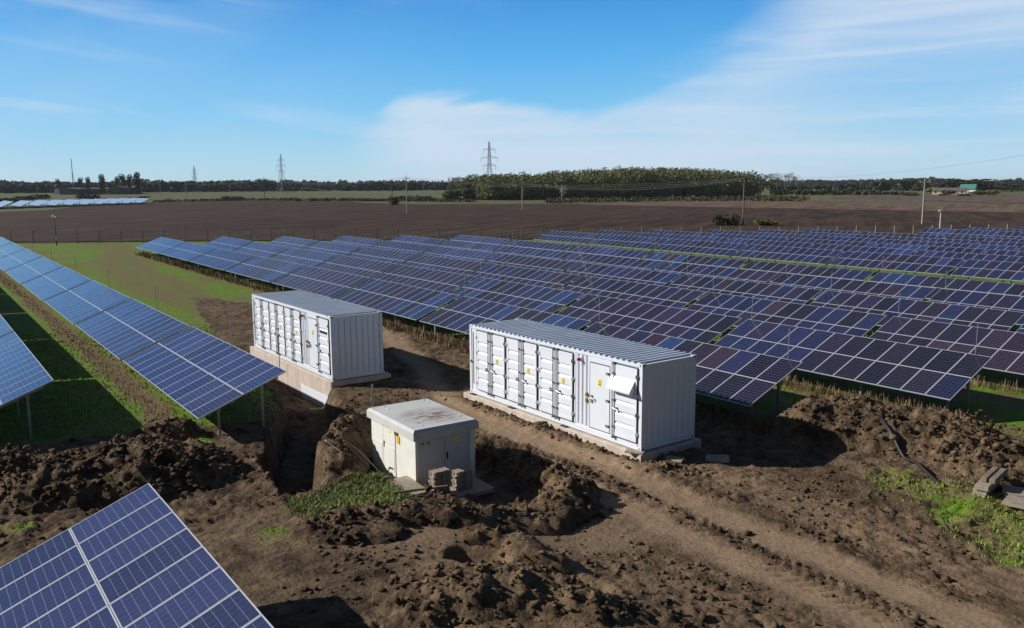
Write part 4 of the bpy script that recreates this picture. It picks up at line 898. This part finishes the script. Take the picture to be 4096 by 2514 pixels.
wire(atd(3200, 712, 330), atd(4300, 588, 190), 1.5, 'single thin wire rising across the sky at the right', 'overhead wires', .022)
# ------------------------------------------------------------ foliage
def leaf_mat(name, c0, c1, tr=.0):
    m = bpy.data.materials.new(name); m.use_nodes = True; t = m.node_tree; n = t.nodes; b = n['Principled BSDF']; b.inputs['Roughness'].default_value = .8; b.inputs['Specular IOR Level'].default_value = .2
    g_ = n.new('ShaderNodeNewGeometry'); rp = n.new('ShaderNodeValToRGB'); rp.color_ramp.elements[0].color = (*c0, 1); rp.color_ramp.elements[1].color = (*c1, 1); t.links.new(g_.outputs['Random Per Island'], rp.inputs[0])
    nz = n.new('ShaderNodeTexNoise'); nz.inputs['Scale'].default_value = .12; t.links.new(g_.outputs['Position'], nz.inputs['Vector'])
    hv = n.new('ShaderNodeHueSaturation'); mr_ = n.new('ShaderNodeMapRange'); mr_.inputs[1].default_value = .3; mr_.inputs[2].default_value = .7; mr_.inputs[3].default_value = .6; mr_.inputs[4].default_value = 1.4
    t.links.new(nz.outputs['Fac'], mr_.inputs[0]); t.links.new(mr_.outputs[0], hv.inputs['Value']); t.links.new(rp.outputs[0], hv.inputs['Color']); t.links.new(hv.outputs[0], b.inputs['Base Color']); return m
LM = {'wood': leaf_mat('poplar_leaves', (.085, .1, .028), (.22, .225, .08)), 'dark': leaf_mat('dark_leaves', (.026, .036, .016), (.062, .076, .03)), 'olive': leaf_mat('olive_leaves', (.05, .056, .022), (.11, .11, .045)),
      'yellow': leaf_mat('autumn_leaves', (.12, .1, .03), (.24, .19, .06)), 'grey': leaf_mat('grey_twigs', (.12, .1, .08), (.3, .27, .22)), 'far': leaf_mat('far_leaves', (.026, .033, .026), (.06, .068, .045)), 'farblue': leaf_mat('distant_leaves', (.026, .033, .026), (.055, .062, .045)),
      'grass': leaf_mat('grass_blades', (.11, .19, .02), (.24, .34, .06)), 'dry': leaf_mat('dry_stalks', (.11, .07, .035), (.33, .23, .12)), 'weed': leaf_mat('weed_leaves', (.16, .21, .05), (.4, .43, .16))}
def clump_verts(C, n, size, rg, shell=.55):
    """C: rows of crown centre and radii (x y z rx ry rz); n quads each"""
    C = np.asarray(C, float); K = len(C); d_ = rg.normal(size=(K, n, 3)); d_ /= np.linalg.norm(d_, axis=2, keepdims=True)
    rad = shell + (1 - shell) * rg.random((K, n, 1)) ** .6; lump = 1 + .22 * np.sin(d_[..., :1] * 5 + C[:, None, :1]) * np.cos(d_[..., 1:2] * 6 + C[:, None, 1:2])
    p = C[:, None, :3] + d_ * rad * lump * C[:, None, 3:6]
    a = rg.normal(size=(K, n, 3)); a /= np.linalg.norm(a, axis=2, keepdims=True); b = rg.normal(size=(K, n, 3)); b = np.cross(a, b); b /= np.linalg.norm(b, axis=2, keepdims=True)
    s = size * (.6 + .8 * rg.random((K, n, 1))) * C[:, None, 5:6] ** 0
    V = np.stack([p - a * s - b * s * .7, p + a * s - b * s * .7, p + a * s * .8 + b * s * .7, p - a * s * .8 + b * s * .7], 2)
    return V.reshape(-1, 3)
def quads(V): return np.arange(len(V)).reshape(-1, 4)
def crown_mesh(name, C, n, size, m, seed): V = clump_verts(C, n, size, np.random.default_rng(seed)); return npmesh(name, V, quads(V), m)
def trunk_mesh(name, h, r, limbs, m, seed, spread=.5, up=.5):
    rg = random.Random(seed); b = MB(); b.tube([(0, 0, -.5), (.05 * h * rg.uniform(-.3, .3), 0, h * .5), (0, .02 * h, h)], [r, r * .7, r * .2], 6)
    for i in range(limbs):
        a = rg.uniform(0, 6.28); z = h * rg.uniform(.25, .8); l_ = h * spread * rg.uniform(.5, 1) * (1 - z / h * .5)
        b.tube([(0, 0, z), (math.cos(a) * l_ * .5, math.sin(a) * l_ * .5, z + l_ * up * .6), (math.cos(a) * l_, math.sin(a) * l_, z + l_ * (up + .3))], [r * .35, r * .22, r * .07], 4)
    return b.mesh(name, m)
M_bark = mat('bark', (.1, .08, .06), .9, var=.2, vscale=2); M_bare = mat('bare_pale_bark', (.45, .42, .38), .85)
def rc(n, seed, rx, z0, z1, rr): rg = random.Random(seed); return [(rg.uniform(-rx, rx), rg.uniform(-rx, rx), rg.uniform(z0, z1), rg.uniform(.7, 1) * rr, rg.uniform(.7, 1) * rr, rg.uniform(.7, 1) * rr * 1.1) for _ in range(n)]
PRO = {  # unit trees one metre tall, scaled when placed
 'poplar': (crown_mesh('crown', [(random.uniform(-.05, .05), random.uniform(-.05, .05), z, .1 + .06 * math.sin(z * 9), .1 + .04 * math.sin(z * 14), .13) for z in np.linspace(.12, .9, 11)], 120, .02, LM['dark'], 1), trunk_mesh('trunk', .8, .02, 6, M_bark, 1, .15, 1)),
 'round': (crown_mesh('crown', rc(12, 2, .3, .35, .8, .2), 120, .03, LM['dark'], 2), trunk_mesh('trunk', .7, .035, 7, M_bark, 2)),
 'bush': (crown_mesh('crown', rc(9, 3, .35, .22, .6, .3), 90, .05, LM['olive'], 3), trunk_mesh('trunk', .5, .03, 4, M_bark, 3)),
 'yellow': (crown_mesh('crown', rc(9, 4, .35, .3, .7, .3), 90, .05, LM['yellow'], 4), trunk_mesh('trunk', .5, .03, 4, M_bark, 4)),
 'twiggy': (crown_mesh('crown', rc(14, 5, .26, .4, .92, .12), 45, .014, LM['grey'], 5), trunk_mesh('trunk', .9, .022, 16, M_bare, 5, .4, .9)),
 'bare': (None, trunk_mesh('trunk', .9, .03, 26, M_bare, 6, .62, .8)),
 'olive': (crown_mesh('crown', rc(12, 7, .32, .3, .78, .22), 120, .03, LM['olive'], 7), trunk_mesh('trunk', .7, .03, 7, M_bark, 7))}
def tree(kind, x, y, z, h, w, label, cat='tree', group=None, nm=None):
    t = thing(nm or {'poplar': 'poplar_tree', 'bush': 'bush', 'yellow': 'autumn_bush', 'bare': 'bare_tree', 'twiggy': 'bare_tree'}.get(kind, 'tree'), label, cat, (x, y, z - .1), random.uniform(0, 6), group); t.scale = (w, w, h)
    c, tr = PRO[kind]
    if c: link('crown', c, t)
    link('trunk', tr, t); return t
def trd(kind, px, top, d_, w, label, cat='tree', group=None, base=None):
    x, y, zt = atd(px, top, d_); z = bz(x, y) if base is None else base; return tree(kind, x, y, z, max(2., zt - z), w, label, cat, group)
G1 = 'poplars on the left horizon'
for px, top, w, lab in ((232, 716, 13, 'small dark poplar left of the mast on the left horizon'), (318, 711, 15, 'pointed poplar just right of the radio mast'), (350, 709, 15, 'second pointed poplar right of the radio mast'), (405, 698, 20, 'broad poplar alone between the mast and the dark group'), (467, 706, 20, 'left poplar of the dark group of four'), (490, 697, 18, 'second poplar of the dark group of four'), (516, 699, 17, 'third poplar of the dark group of four'), (545, 690, 26, 'tallest darkest poplar at the right of the group of four')):
    trd('poplar', px, top, 900, w * 1.0, lab, 'poplar', G1)
for px, top, d_, w, k, lab in ((3060, 692, 900, 24, 'twiggy', 'pale sparse tree just right of the wood'), (3110, 690, 900, 26, 'twiggy', 'tall sparse tree, second right of the wood'), (3145, 689, 900, 24, 'twiggy', 'tall sparse tree, third right of the wood'), (3185, 697, 900, 22, 'twiggy', 'leaning sparse tree farthest right of the wood'), (2247, 738, 500, 11, 'bare', 'white leafless tree in front of the dark wood'),
   (3875, 712, 760, 44, 'round', 'big dark round tree behind the green barn'), (3745, 738, 760, 26, 'olive', 'olive tree left above the long low barn'), (3575, 718, 900, 40, 'olive', 'large domed brownish tree on the right horizon'), (3640, 716, 900, 44, 'olive', 'second domed tree on the right horizon'), (3960, 725, 820, 30, 'olive', 'brownish tree right of the big dark tree'), (4050, 735, 760, 30, 'olive', 'spreading tree near the right edge'),
   (3725, 748, 700, 14, 'yellow', 'yellow autumn bush at the left end of the long barn'), (3806, 758, 640, 10, 'yellow', 'round yellowish shrub in front of the long barn'), (3925, 762, 640, 12, 'yellow', 'yellowish shrub right of the green barn'), (3950, 760, 640, 12, 'yellow', 'rightmost yellowish shrub beyond the green barn'), (3945, 720, 900, 14, 'bare', 'leafless twiggy tree top on the right horizon'),
   (1128 - 45, 722, 1000, 26, 'round', 'dark dense tree behind the leaning field pole'), (738, 722, 1000, 26, 'round', 'dark round tree left of the farthest pylon'), (640, 728, 1050, 20, 'round', 'dark tree right of the poplar group'), (1370, 717, 1300, 16, 'round', 'lone tree top sticking out of the horizon left of the wood')):
    trd(k, px, top, d_, w, lab)
for i, (px, py, hp, w) in enumerate([(30, 815, 26, 22), (83, 800, 16, 9), (104, 800, 16, 10), (122, 799, 17, 10), (165, 796, 20, 12), (355, 796, 20, 15), (540, 800, 12, 8), (578, 799, 16, 9), (905, 797, 14, 8), (926, 803, 16, 11), (945, 803, 20, 11), (958, 803, 18, 10), (1197, 806, 13, 10), (1262, 806, 14, 11), (1315, 806, 18, 8), (1390, 804, 14, 12), (1468, 806, 16, 14), (1500, 806, 14, 12), (1620, 800, 20, 10), (1640, 801, 16, 10), (1690, 805, 26, 18), (1722, 805, 16, 14), (3690 - 60, 782, 14, 10), (3640, 784, 14, 12), (3855, 786, 12, 8), (3770, 784, 10, 5)]):
    x, y = gp(px, py); d_ = math.hypot(x, y); h = hp * d_ / F_
    nth = ORD[i] if i < 14 else ['fifteenth', 'sixteenth', 'seventeenth', 'eighteenth', 'nineteenth', 'twentieth', 'twenty-first', 'twenty-second', 'twenty-third', 'twenty-fourth', 'twenty-fifth', 'twenty-sixth'][i - 14]
    tree('bush', x, y, bz(x, y), h, w * d_ / 700, f'{nth} far bush from the left along the field edges', 'bush', 'bushes along the field edges')
x, y = POLES['f'][:2]; tree('bush', x - 2, y - 2.5, bz(x, y), 2.6, 4.6, 'green bush at the foot of the thick brown pole', 'bush'); tree('yellow', x + 4, y + 2, bz(x, y), 1.4, 4.2, 'yellow dry shrub right of the thick brown pole', 'bush')
x, y = POLES['k'][:2]; tree('bush', x + 1, y, bz(x, y), 5, 4, 'shrub climbing the dark double pole in the field', 'bush')
tree('olive', *atd(1928, 800, 520)[:2], 1.0, 10, 11, 'bushy shrub at the foot of the nearest pylon', 'bush', nm='bush'); tree('bush', *atd(1985, 800, 520)[:2], 1.0, 8, 11, 'dark shrub right of the foot of the nearest pylon', 'bush')

def mass(name, C, n, size, m, seed, label, trunks=None):
    V = clump_verts(C, n, size, np.random.default_rng(seed), .6); o = link(name, npmesh(name, V, quads(V), m)); tag(o, label, None, None, 'stuff'); return o
rg = random.Random(5)
# the wood: crowns stand in a deep block whose front edge is the field margin
C = []; A = Vector(gp(1930, 803)); B_ = Vector(gp(3090, 787)); dirw = (B_ - A); lw = dirw.length; dirw.normalize(); nrm = Vector((-dirw.y, dirw.x)); nrm = nrm if nrm.dot(A) > 0 else -nrm
tr = MB()
for row in range(9):
    n = int(lw / 6.5)
    for i in range(n):
        s_ = (i + rg.random()) / n; p = A + dirw * (s_ * lw) + nrm * (row * 7.5 + rg.uniform(-2, 2)); d_ = p.length; z = bz(p.x, p.y)
        pxt = 1930 + s_ * 1160; top = np.interp(pxt, [1930, 2050, 2200, 2300, 2480, 2650, 2850, 3000, 3060, 3100], [704, 700, 697, 690, 680, 673, 682, 690, 702, 725])
        h = (HC + (750 - top) * d_ / F_) - z + rg.uniform(-1.8, 1.4); h = max(h * (.93 + .07 * row / 8), 6)
        for zz in np.linspace(.34, .86, 4): C.append((p.x + rg.uniform(-1.5, 1.5), p.y + rg.uniform(-1.5, 1.5), z + h * zz, 4.3 - 2.2 * abs(zz - .55), 4.3 - 2.2 * abs(zz - .55), h * .15))
        if row < 3: tr.tube([(p.x, p.y, z - .5), (p.x, p.y, z + h * .7)], [.35, .15], 4)
for i in range(700):
    s_ = rg.random(); p = A + dirw * (s_ * lw) + nrm * (14 + 50 * rg.random()); z = bz(p.x, p.y); C.append((p.x, p.y, z + rg.uniform(1, 5), 4, 4, 2.6))
mass('wood', C, 110, .36, LM['wood'], 11, 'dense poplar wood with olive tops behind the ploughed field')
tag(tr.build('wood_trunks', M_bark, fix=False), 'slim trunks in the shade of the poplar wood', None, None, 'stuff')
C = []
for i in range(60):
    s_ = rg.random(); px = 1790 + 190 * s_; x, y, zt = atd(px, np.interp(px, [1790, 1840, 1880, 1980], [770, 735, 716, 703]) + rg.uniform(0, 14), 520 + rg.uniform(0, 40)); z = bz(x, y); h = zt - z
    for zz in (.25, .5, .8): C.append((x, y, z + h * zz, 4, 4, h * .22))
mass('willow_thicket', C, 60, .6, leaf_mat('willow_leaves', (.06, .085, .025), (.15, .18, .06)), 12, 'lighter green thicket at the left end of the wood')
def band(name, px0, px1, prof, d0, d1, n, m, seed, label, sz, q=34, drop=9):
    C = []; r2 = random.Random(seed)
    for i in range(n):
        px = r2.uniform(px0, px1); d_ = r2.uniform(d0, d1); top = np.interp(px, *zip(*prof)) + r2.uniform(-2.5, drop); x, y, zt = atd(px, top, d_); z = min(bz(x, y), zt - 3); h = zt - z; r_ = r2.uniform(.35, .6) * min(h, 22)
        for zz in (.3, .72): C.append((x, y, z + h * zz, r_, r_, h * .32))
    return mass(name, C, q, sz, m, seed, label)
band('far_woodland', -150, 1900, [(-150, 738), (0, 727), (120, 732), (200, 728), (330, 735), (560, 722), (640, 724), (760, 731), (1000, 723), (1130, 722), (1300, 731), (1500, 726), (1620, 725), (1830, 731), (1900, 728)], 1500, 2100, 480, LM['farblue'], 21, 'dark distant woodland along the left horizon', 2.4)
band('tree_belt', -150, 1840, [(-150, 755), (0, 752), (150, 742), (400, 745), (640, 738), (900, 733), (1130, 735), (1240, 748), (1330, 742), (1500, 733), (1700, 738), (1840, 735)], 1000, 1200, 420, LM['far'], 22, 'belt of trees and scrub behind the left meadow', 1.5)
band('hill_woodland', 3060, 4300, [(3060, 728), (3250, 725), (3420, 726), (3600, 718), (3740, 716), (3850, 724), (4000, 726), (4096, 718), (4300, 716)], 1900, 2600, 420, LM['farblue'], 23, 'dark woodland on the hills along the right horizon', 3.0)
band('scrub_belt', 3080, 4300, [(3080, 750), (3300, 746), (3450, 738), (3520, 728), (3600, 726), (3700, 736), (3800, 745), (3860, 738), (4000, 738), (4100, 745), (4300, 745)], 800, 1050, 330, LM['far'], 24, 'scrub and small trees behind the far right fields', 1.3)
band('hedge', 3080, 3660, [(3080, 763), (3300, 762), (3500, 768), (3660, 774)], 640, 700, 150, LM['olive'], 25, 'low green hedge along the far right field', .9, 30, 5)
C = []
for i in range(420):
    px = rg.uniform(2180, 3230); py = np.interp(px, [2180, 2700, 3230], [814, 806, 806]) + rg.uniform(-9, 1); x, y = gp(px, py); C.append((x, y, bz(x, y) + .7, rg.uniform(1.2, 3), rg.uniform(1.2, 3), rg.uniform(.8, 1.7)))
mass('field_margin_weeds', C, 26, .34, LM['olive'], 26, 'strip of rough weeds between the ploughed field and the wood')
C = []
for i in range(300):
    px = rg.uniform(620, 1900); py = np.interp(px, [620, 1000, 1400, 1900], [813, 805, 806, 812]) + rg.uniform(-5, -1); x, y = gp(px, py); C.append((x, y, bz(x, y) + .5, rg.uniform(1.5, 4), rg.uniform(1.5, 3), rg.uniform(.5, 1.3)))
mass('field_edge_scrub', C, 22, .34, leaf_mat('brown_scrub', (.05, .045, .025), (.11, .095, .05)), 27, 'brownish scrub along the far left edge of the ploughed field')
# hills
hm = mat('hill_grass', (.06, .075, .06), .95, dirt=(.045, .055, .05), vscale=.004)
for k, (a, c, prof, d0) in enumerate((((900, 1950, [(900, 752), (1150, 738), (1300, 735), (1700, 736), (1950, 742)], 3300)), ((3000, 4400, [(3000, 738), (3250, 728), (3500, 730), (3690, 718), (3810, 718), (3900, 730), (4096, 726), (4400, 720)], 3300)), ((-300, 950, [(-300, 745), (0, 740), (550, 738), (640, 726), (780, 735), (950, 750)], 3300)))):
    V = []; F = []; n = 60
    for i in range(n):
        px = a + (c - a) * i / (n - 1); top = np.interp(px, *zip(*prof)) + 1.5 * math.sin(i * .9)
        for j, (dd, f) in enumerate(((d0 - 700, 0), (d0 - 350, .55), (d0, 1), (d0 + 500, .6), (d0 + 1200, 0))):
            x, y, zt = atd(px, top, d0); q = dd / d0; x, y = x * q, y * q; z = bz(x, y); V.append((x, y, z - 1 + max(0, zt - z) * f))
    for i in range(n - 1):
        for j in range(4): F.append((i * 5 + j, (i + 1) * 5 + j, (i + 1) * 5 + j + 1, i * 5 + j + 1))
    tag(link('hills', npmesh('hills', V, F, hm, True)), kind='structure')

# ------------------------------------------------------------ far buildings
def local_box(name, m, t, x0, x1, y0, y1, z0, z1): b = MB(); b.box(x0, x1, y0, y1, z0, z1); return b.build(name, m, t)
M_pink = mat('pale_render', (.6, .5, .44), .85); M_tile = mat('grey_brown_roof', (.16, .13, .12), .8, var=.2, vscale=.5); M_green = mat('green_sheet_roof', (.09, .3, .24), .5); M_grey = mat('grey_building_wall', (.13, .125, .13), .85, var=.15, vscale=.1)
def barn(px0, px1, py, dep, wh, rh, wall, roof, lab, nm, wins=0):
    a, c = Vector(gp(px0, py)), Vector(gp(px1, py)); ln = (c - a).length; ang = math.atan2((c - a).y, (c - a).x); t = thing(nm, lab, 'building', (a.x, a.y, bz(a.x, a.y) - .3), ang)
    local_box('wall', wall, t, 0, ln, 0, dep, 0, wh + .3)
    b = MB(); b.prism([(-.5, wh + .2), (dep + .5, wh + .2), (dep / 2, wh + rh)], 'x', -.4, ln + .4); b.build('roof', roof, t)
    for i in range(wins): x = ln * (i + .5) / wins; local_box('window', M_black, t, x - .7, x + .7, -.05, .02, 1.4, 2.3)
    return t
barn(3728, 3862, 779, 9, 2.7, 2.2, M_pink, M_tile, 'long low pale barn with a grey-brown roof near the right edge', 'barn', 5)
barn(3838, 3898, 774, 12, 3.2, 3.6, M_pink, M_green, 'barn with a green sheet roof behind the long low barn', 'barn', 2)
t = thing('storage_tank', 'small white rounded tank beside the green roofed barn', 'tank', (*gp(3893, 779), 1.8)); b = MB(); b.tube([(-2.2, 0, 1.6), (-1.9, 0, 1.6), (1.9, 0, 1.6), (2.2, 0, 1.6)], [.8, 1.3, 1.3, .8], 12); b.build('shell', M_white, t); b = MB(); b.box(-1.6, -1.2, -.8, .8, -.3, .9); b.box(1.2, 1.6, -.8, .8, -.3, .9); b.build('cradle', M_galv, t)
barn(218, 300, 775, 14, 5.0, .9, M_grey, mat('pale_sheet_roof', (.45, .45, .47), .7), 'grey flat shed at the left end of the long buildings below the mast', 'shed', 4)
barn(302, 470, 775, 16, 5.6, 1.2, M_grey, M_tile, 'long dark grey building in front of the poplars', 'shed', 9)
barn(500, 570, 774, 14, 6.5, 1.8, M_grey, M_tile, 'dark grey building below the tallest poplar', 'shed', 3)

# ------------------------------------------------------------ small stuff on the ground
ico = np.array([(0, 0, 1), (.894, 0, .447), (.276, .851, .447), (-.724, .526, .447), (-.724, -.526, .447), (.276, -.851, .447), (.724, .526, -.447), (-.276, .851, -.447), (-.894, 0, -.447), (-.276, -.851, -.447), (.724, -.526, -.447), (0, 0, -1)])
icf = np.array([(0, 1, 2), (0, 2, 3), (0, 3, 4), (0, 4, 5), (0, 5, 1), (1, 6, 2), (2, 7, 3), (3, 8, 4), (4, 9, 5), (5, 10, 1), (1, 10, 6), (2, 6, 7), (3, 7, 8), (4, 8, 9), (5, 9, 10), (6, 11, 7), (7, 11, 8), (8, 11, 9), (9, 11, 10), (10, 11, 6)])
def clods(name, u, v, s, label, m):
    z = surf(u, v); K = len(u); V = ico[None] * (1 + .95 * (rng.random((K, 12, 1)) - .5)) * s[:, None, None] * np.stack([.6 + 1.0 * rng.random(K), .6 + .6 * rng.random(K), .35 + .6 * rng.random(K)], -1)[:, None]
    a = rng.random(K) * 6.28; c_, s_ = np.cos(a)[:, None], np.sin(a)[:, None]; X_, Y_ = V[..., 0] * c_ - V[..., 1] * s_, V[..., 0] * s_ + V[..., 1] * c_
    V = np.stack([X_ + u[:, None], Y_ + v[:, None], V[..., 2] + z[:, None] + s[:, None] * .15], -1).reshape(-1, 3)
    F = (icf[None] + (np.arange(K) * 12)[:, None, None]).reshape(-1, 3); o = link(name, npmesh(name, V, F, m)); tag(o, label, None, None, 'stuff')
K = 150000; u = -32 + 26 * rng.random(K) ** .85; v = .3 + 25.5 * rng.random(K)
soil_, grass_, tan_, _b = masks(u, v); patch = sstep(fbm(u, v, .55, 4, 3), .46, .66)
hp = np.zeros(K)
for key in HEAPS: hp = np.maximum(hp, (heap_h(u, v, key) > .02) * {'right': .7, 'right2': .5, 'forelow': .55, 'fore': .6, 'kiosk': .5}.get(key, .9))
d_, _ = pdist(u, v, [(-28.4, 17.3), (-17.3, 17.35), (-16.0, 18.6)]); hp = np.maximum(hp, (d_ < .45) * 1.)
for P in ([(-19.8, 16.4), (-15.5, 15.9), (-10.5, 15.6), (-6, 15.3)],): d_, _ = pdist(u, v, P); hp = np.maximum(hp, (d_ < .5) * .55)
for (bx, by, br) in ((-14.9, 12.2, 1.4), (-13.2, 12.6, 1.0), (-11.9, 18.3, 1.1), (-13.2, 19.2, .9), (-10.6, 13.2, 1.2), (-9.8, 19.6, .8), (-15.7, 7.6, 1.0)): hp = np.maximum(hp, .6 * np.exp(-((u - bx) ** 2 + (v - by) ** 2) / br ** 2))
w = soil_ * (1 - grass_) * np.clip(1 - tan_ * 1.3, .03, 1) * (.03 + .2 * patch + .5 * hp)
inb = ((u > -27.9) & (u < -17.6) & (v > 17.7) & (v < 20.6)) | ((u > -22.5) & (u < -18.2) & (v > 10.0) & (v < 13)) | (u < -32) | (pit_shape(u, v) < -.3)
k = (rng.random(K) < w) & ~inb; u, v = u[k], v[k]; s = .012 + .08 * rng.random(len(u)) ** 8 + .09 * hp[k] * rng.random(len(u)) ** 7
clods('soil_clods', u, v, s, 'loose brown clods scattered over the mud and the heaps', M_soil)

def blades(name, u, v, z, h, w, m, label, lean=.35):
    K = len(u); a = rng.random(K) * 6.28; la = rng.random(K) * 6.28; ln = lean * h * rng.random(K)
    dx, dy = np.cos(a) * w, np.sin(a) * w; tx, ty = np.cos(la) * ln, np.sin(la) * ln
    V = np.stack([np.stack([u - dx, v - dy, z - .03], -1), np.stack([u + dx, v + dy, z - .03], -1), np.stack([u + tx + dx * .3, v + ty + dy * .3, z + h], -1), np.stack([u + tx - dx * .3, v + ty - dy * .3, z + h], -1)], 1).reshape(-1, 3)
    tag(link(name, npmesh(name, V, quads(V), m)), label, None, None, 'stuff')
# green tufts on the lawn strips and the green patches
K = 60000; u = -75 + 68 * rng.random(K) ** .75; v = .5 + 31 * rng.random(K); soil_, grass_, tan_, br_ = masks(u, v); ok = (grass_ > .45) & (rng.random(K) < (1 - .75 * br_)) & ~((u > -24) & (fbm(u, v, 1.3, 3, 88) < .5)) & (np.hypot(u, v) < 52)
u, v = u[ok], v[ok]; d_ = np.hypot(u, v); blades('grass_tufts', u, v, surf(u, v), (.04 + .06 * rng.random(len(u))), .012 + d_ * .0006, LM['grass'], 'short green grass of the strips between the solar rows', .6)
K = 9000; P = np.array(GREEN[0]); u = P[:, 0].min() + np.ptp(P[:, 0]) * rng.random(K); v = P[:, 1].min() + np.ptp(P[:, 1]) * rng.random(K); ok = sdf(u, v, GREEN[0]) + (rng.random(K) - .5) * .7 > -.1; u, v = u[ok], v[ok]
blades('weeds', u, v, surf(u, v), .03 + .08 * rng.random(len(u)), .016, LM['weed'], 'pale green weeds sprawling in front of the small cabin', 3.0)
K = 14000; u = -13 + 7 * rng.random(K); v = 19 + 5 * rng.random(K); ok = (sdf(u, v, GREEN[1]) + (rng.random(K) - .5) * 1.4 > .1) & (fbm(u, v, 1.3, 3, 88) > .42); u, v = u[ok], v[ok]
blades('weeds', u, v, surf(u, v), .02 + .05 * rng.random(len(u)), .014, LM['grass'], 'green grass and weeds round the beam pile at the right', 1.0)
# tall dry stalks along the lower edges of the rows
U, V_, H = [], [], []
for r in range(6):
    n = [6500, 2200, 800, 200, 200, 200][r]; x = U0[r] + .6 - (90 if r == 0 else 22) * rng.random(n) ** (1.3 if r == 0 else 1); y = V0 + DV * r - .15 + rng.normal(0, .22, n) + .45 * rng.random(n); U.append(x); V_.append(y); H.append(.12 + .42 * rng.random(n) * (.4 + fbm(x, y, .7, 3, 81)))
x = -27 - 70 * rng.random(2500) ** 1.3; y = 6.75 + rng.normal(0, .25, 2500); U.append(x); V_.append(y); H.append(.03 + .05 * rng.random(2500))
u, v, h = map(np.concatenate, (U, V_, H)); ok = np.hypot(u, v) < 130; u, v, h = u[ok], v[ok], h[ok]
blades('dry_grass', u, v, surf(u, v), h, .006 + np.hypot(u, v) * .00035, LM['dry'], 'tall tan dry grass along the lower edges of the solar rows', .5)

# ------------------------------------------------------------ air
hz_m = bpy.data.materials.new('air_haze'); hz_m.use_nodes = True; t = hz_m.node_tree; t.nodes.clear()
pv = t.nodes.new('ShaderNodeVolumePrincipled'); pv.inputs['Density'].default_value = 5.5e-5; pv.inputs['Color'].default_value = (.86, .93, 1, 1); pv.inputs['Anisotropy'].default_value = .1
ou = t.nodes.new('ShaderNodeOutputMaterial'); t.links.new(pv.outputs[0], ou.inputs['Volume'])
b = MB(); b.box(-9200, 2700, -2700, 9200, -4.5, 62); tag(b.build('haze', hz_m), 'thin bluish air over the far fields', None, None, 'stuff')
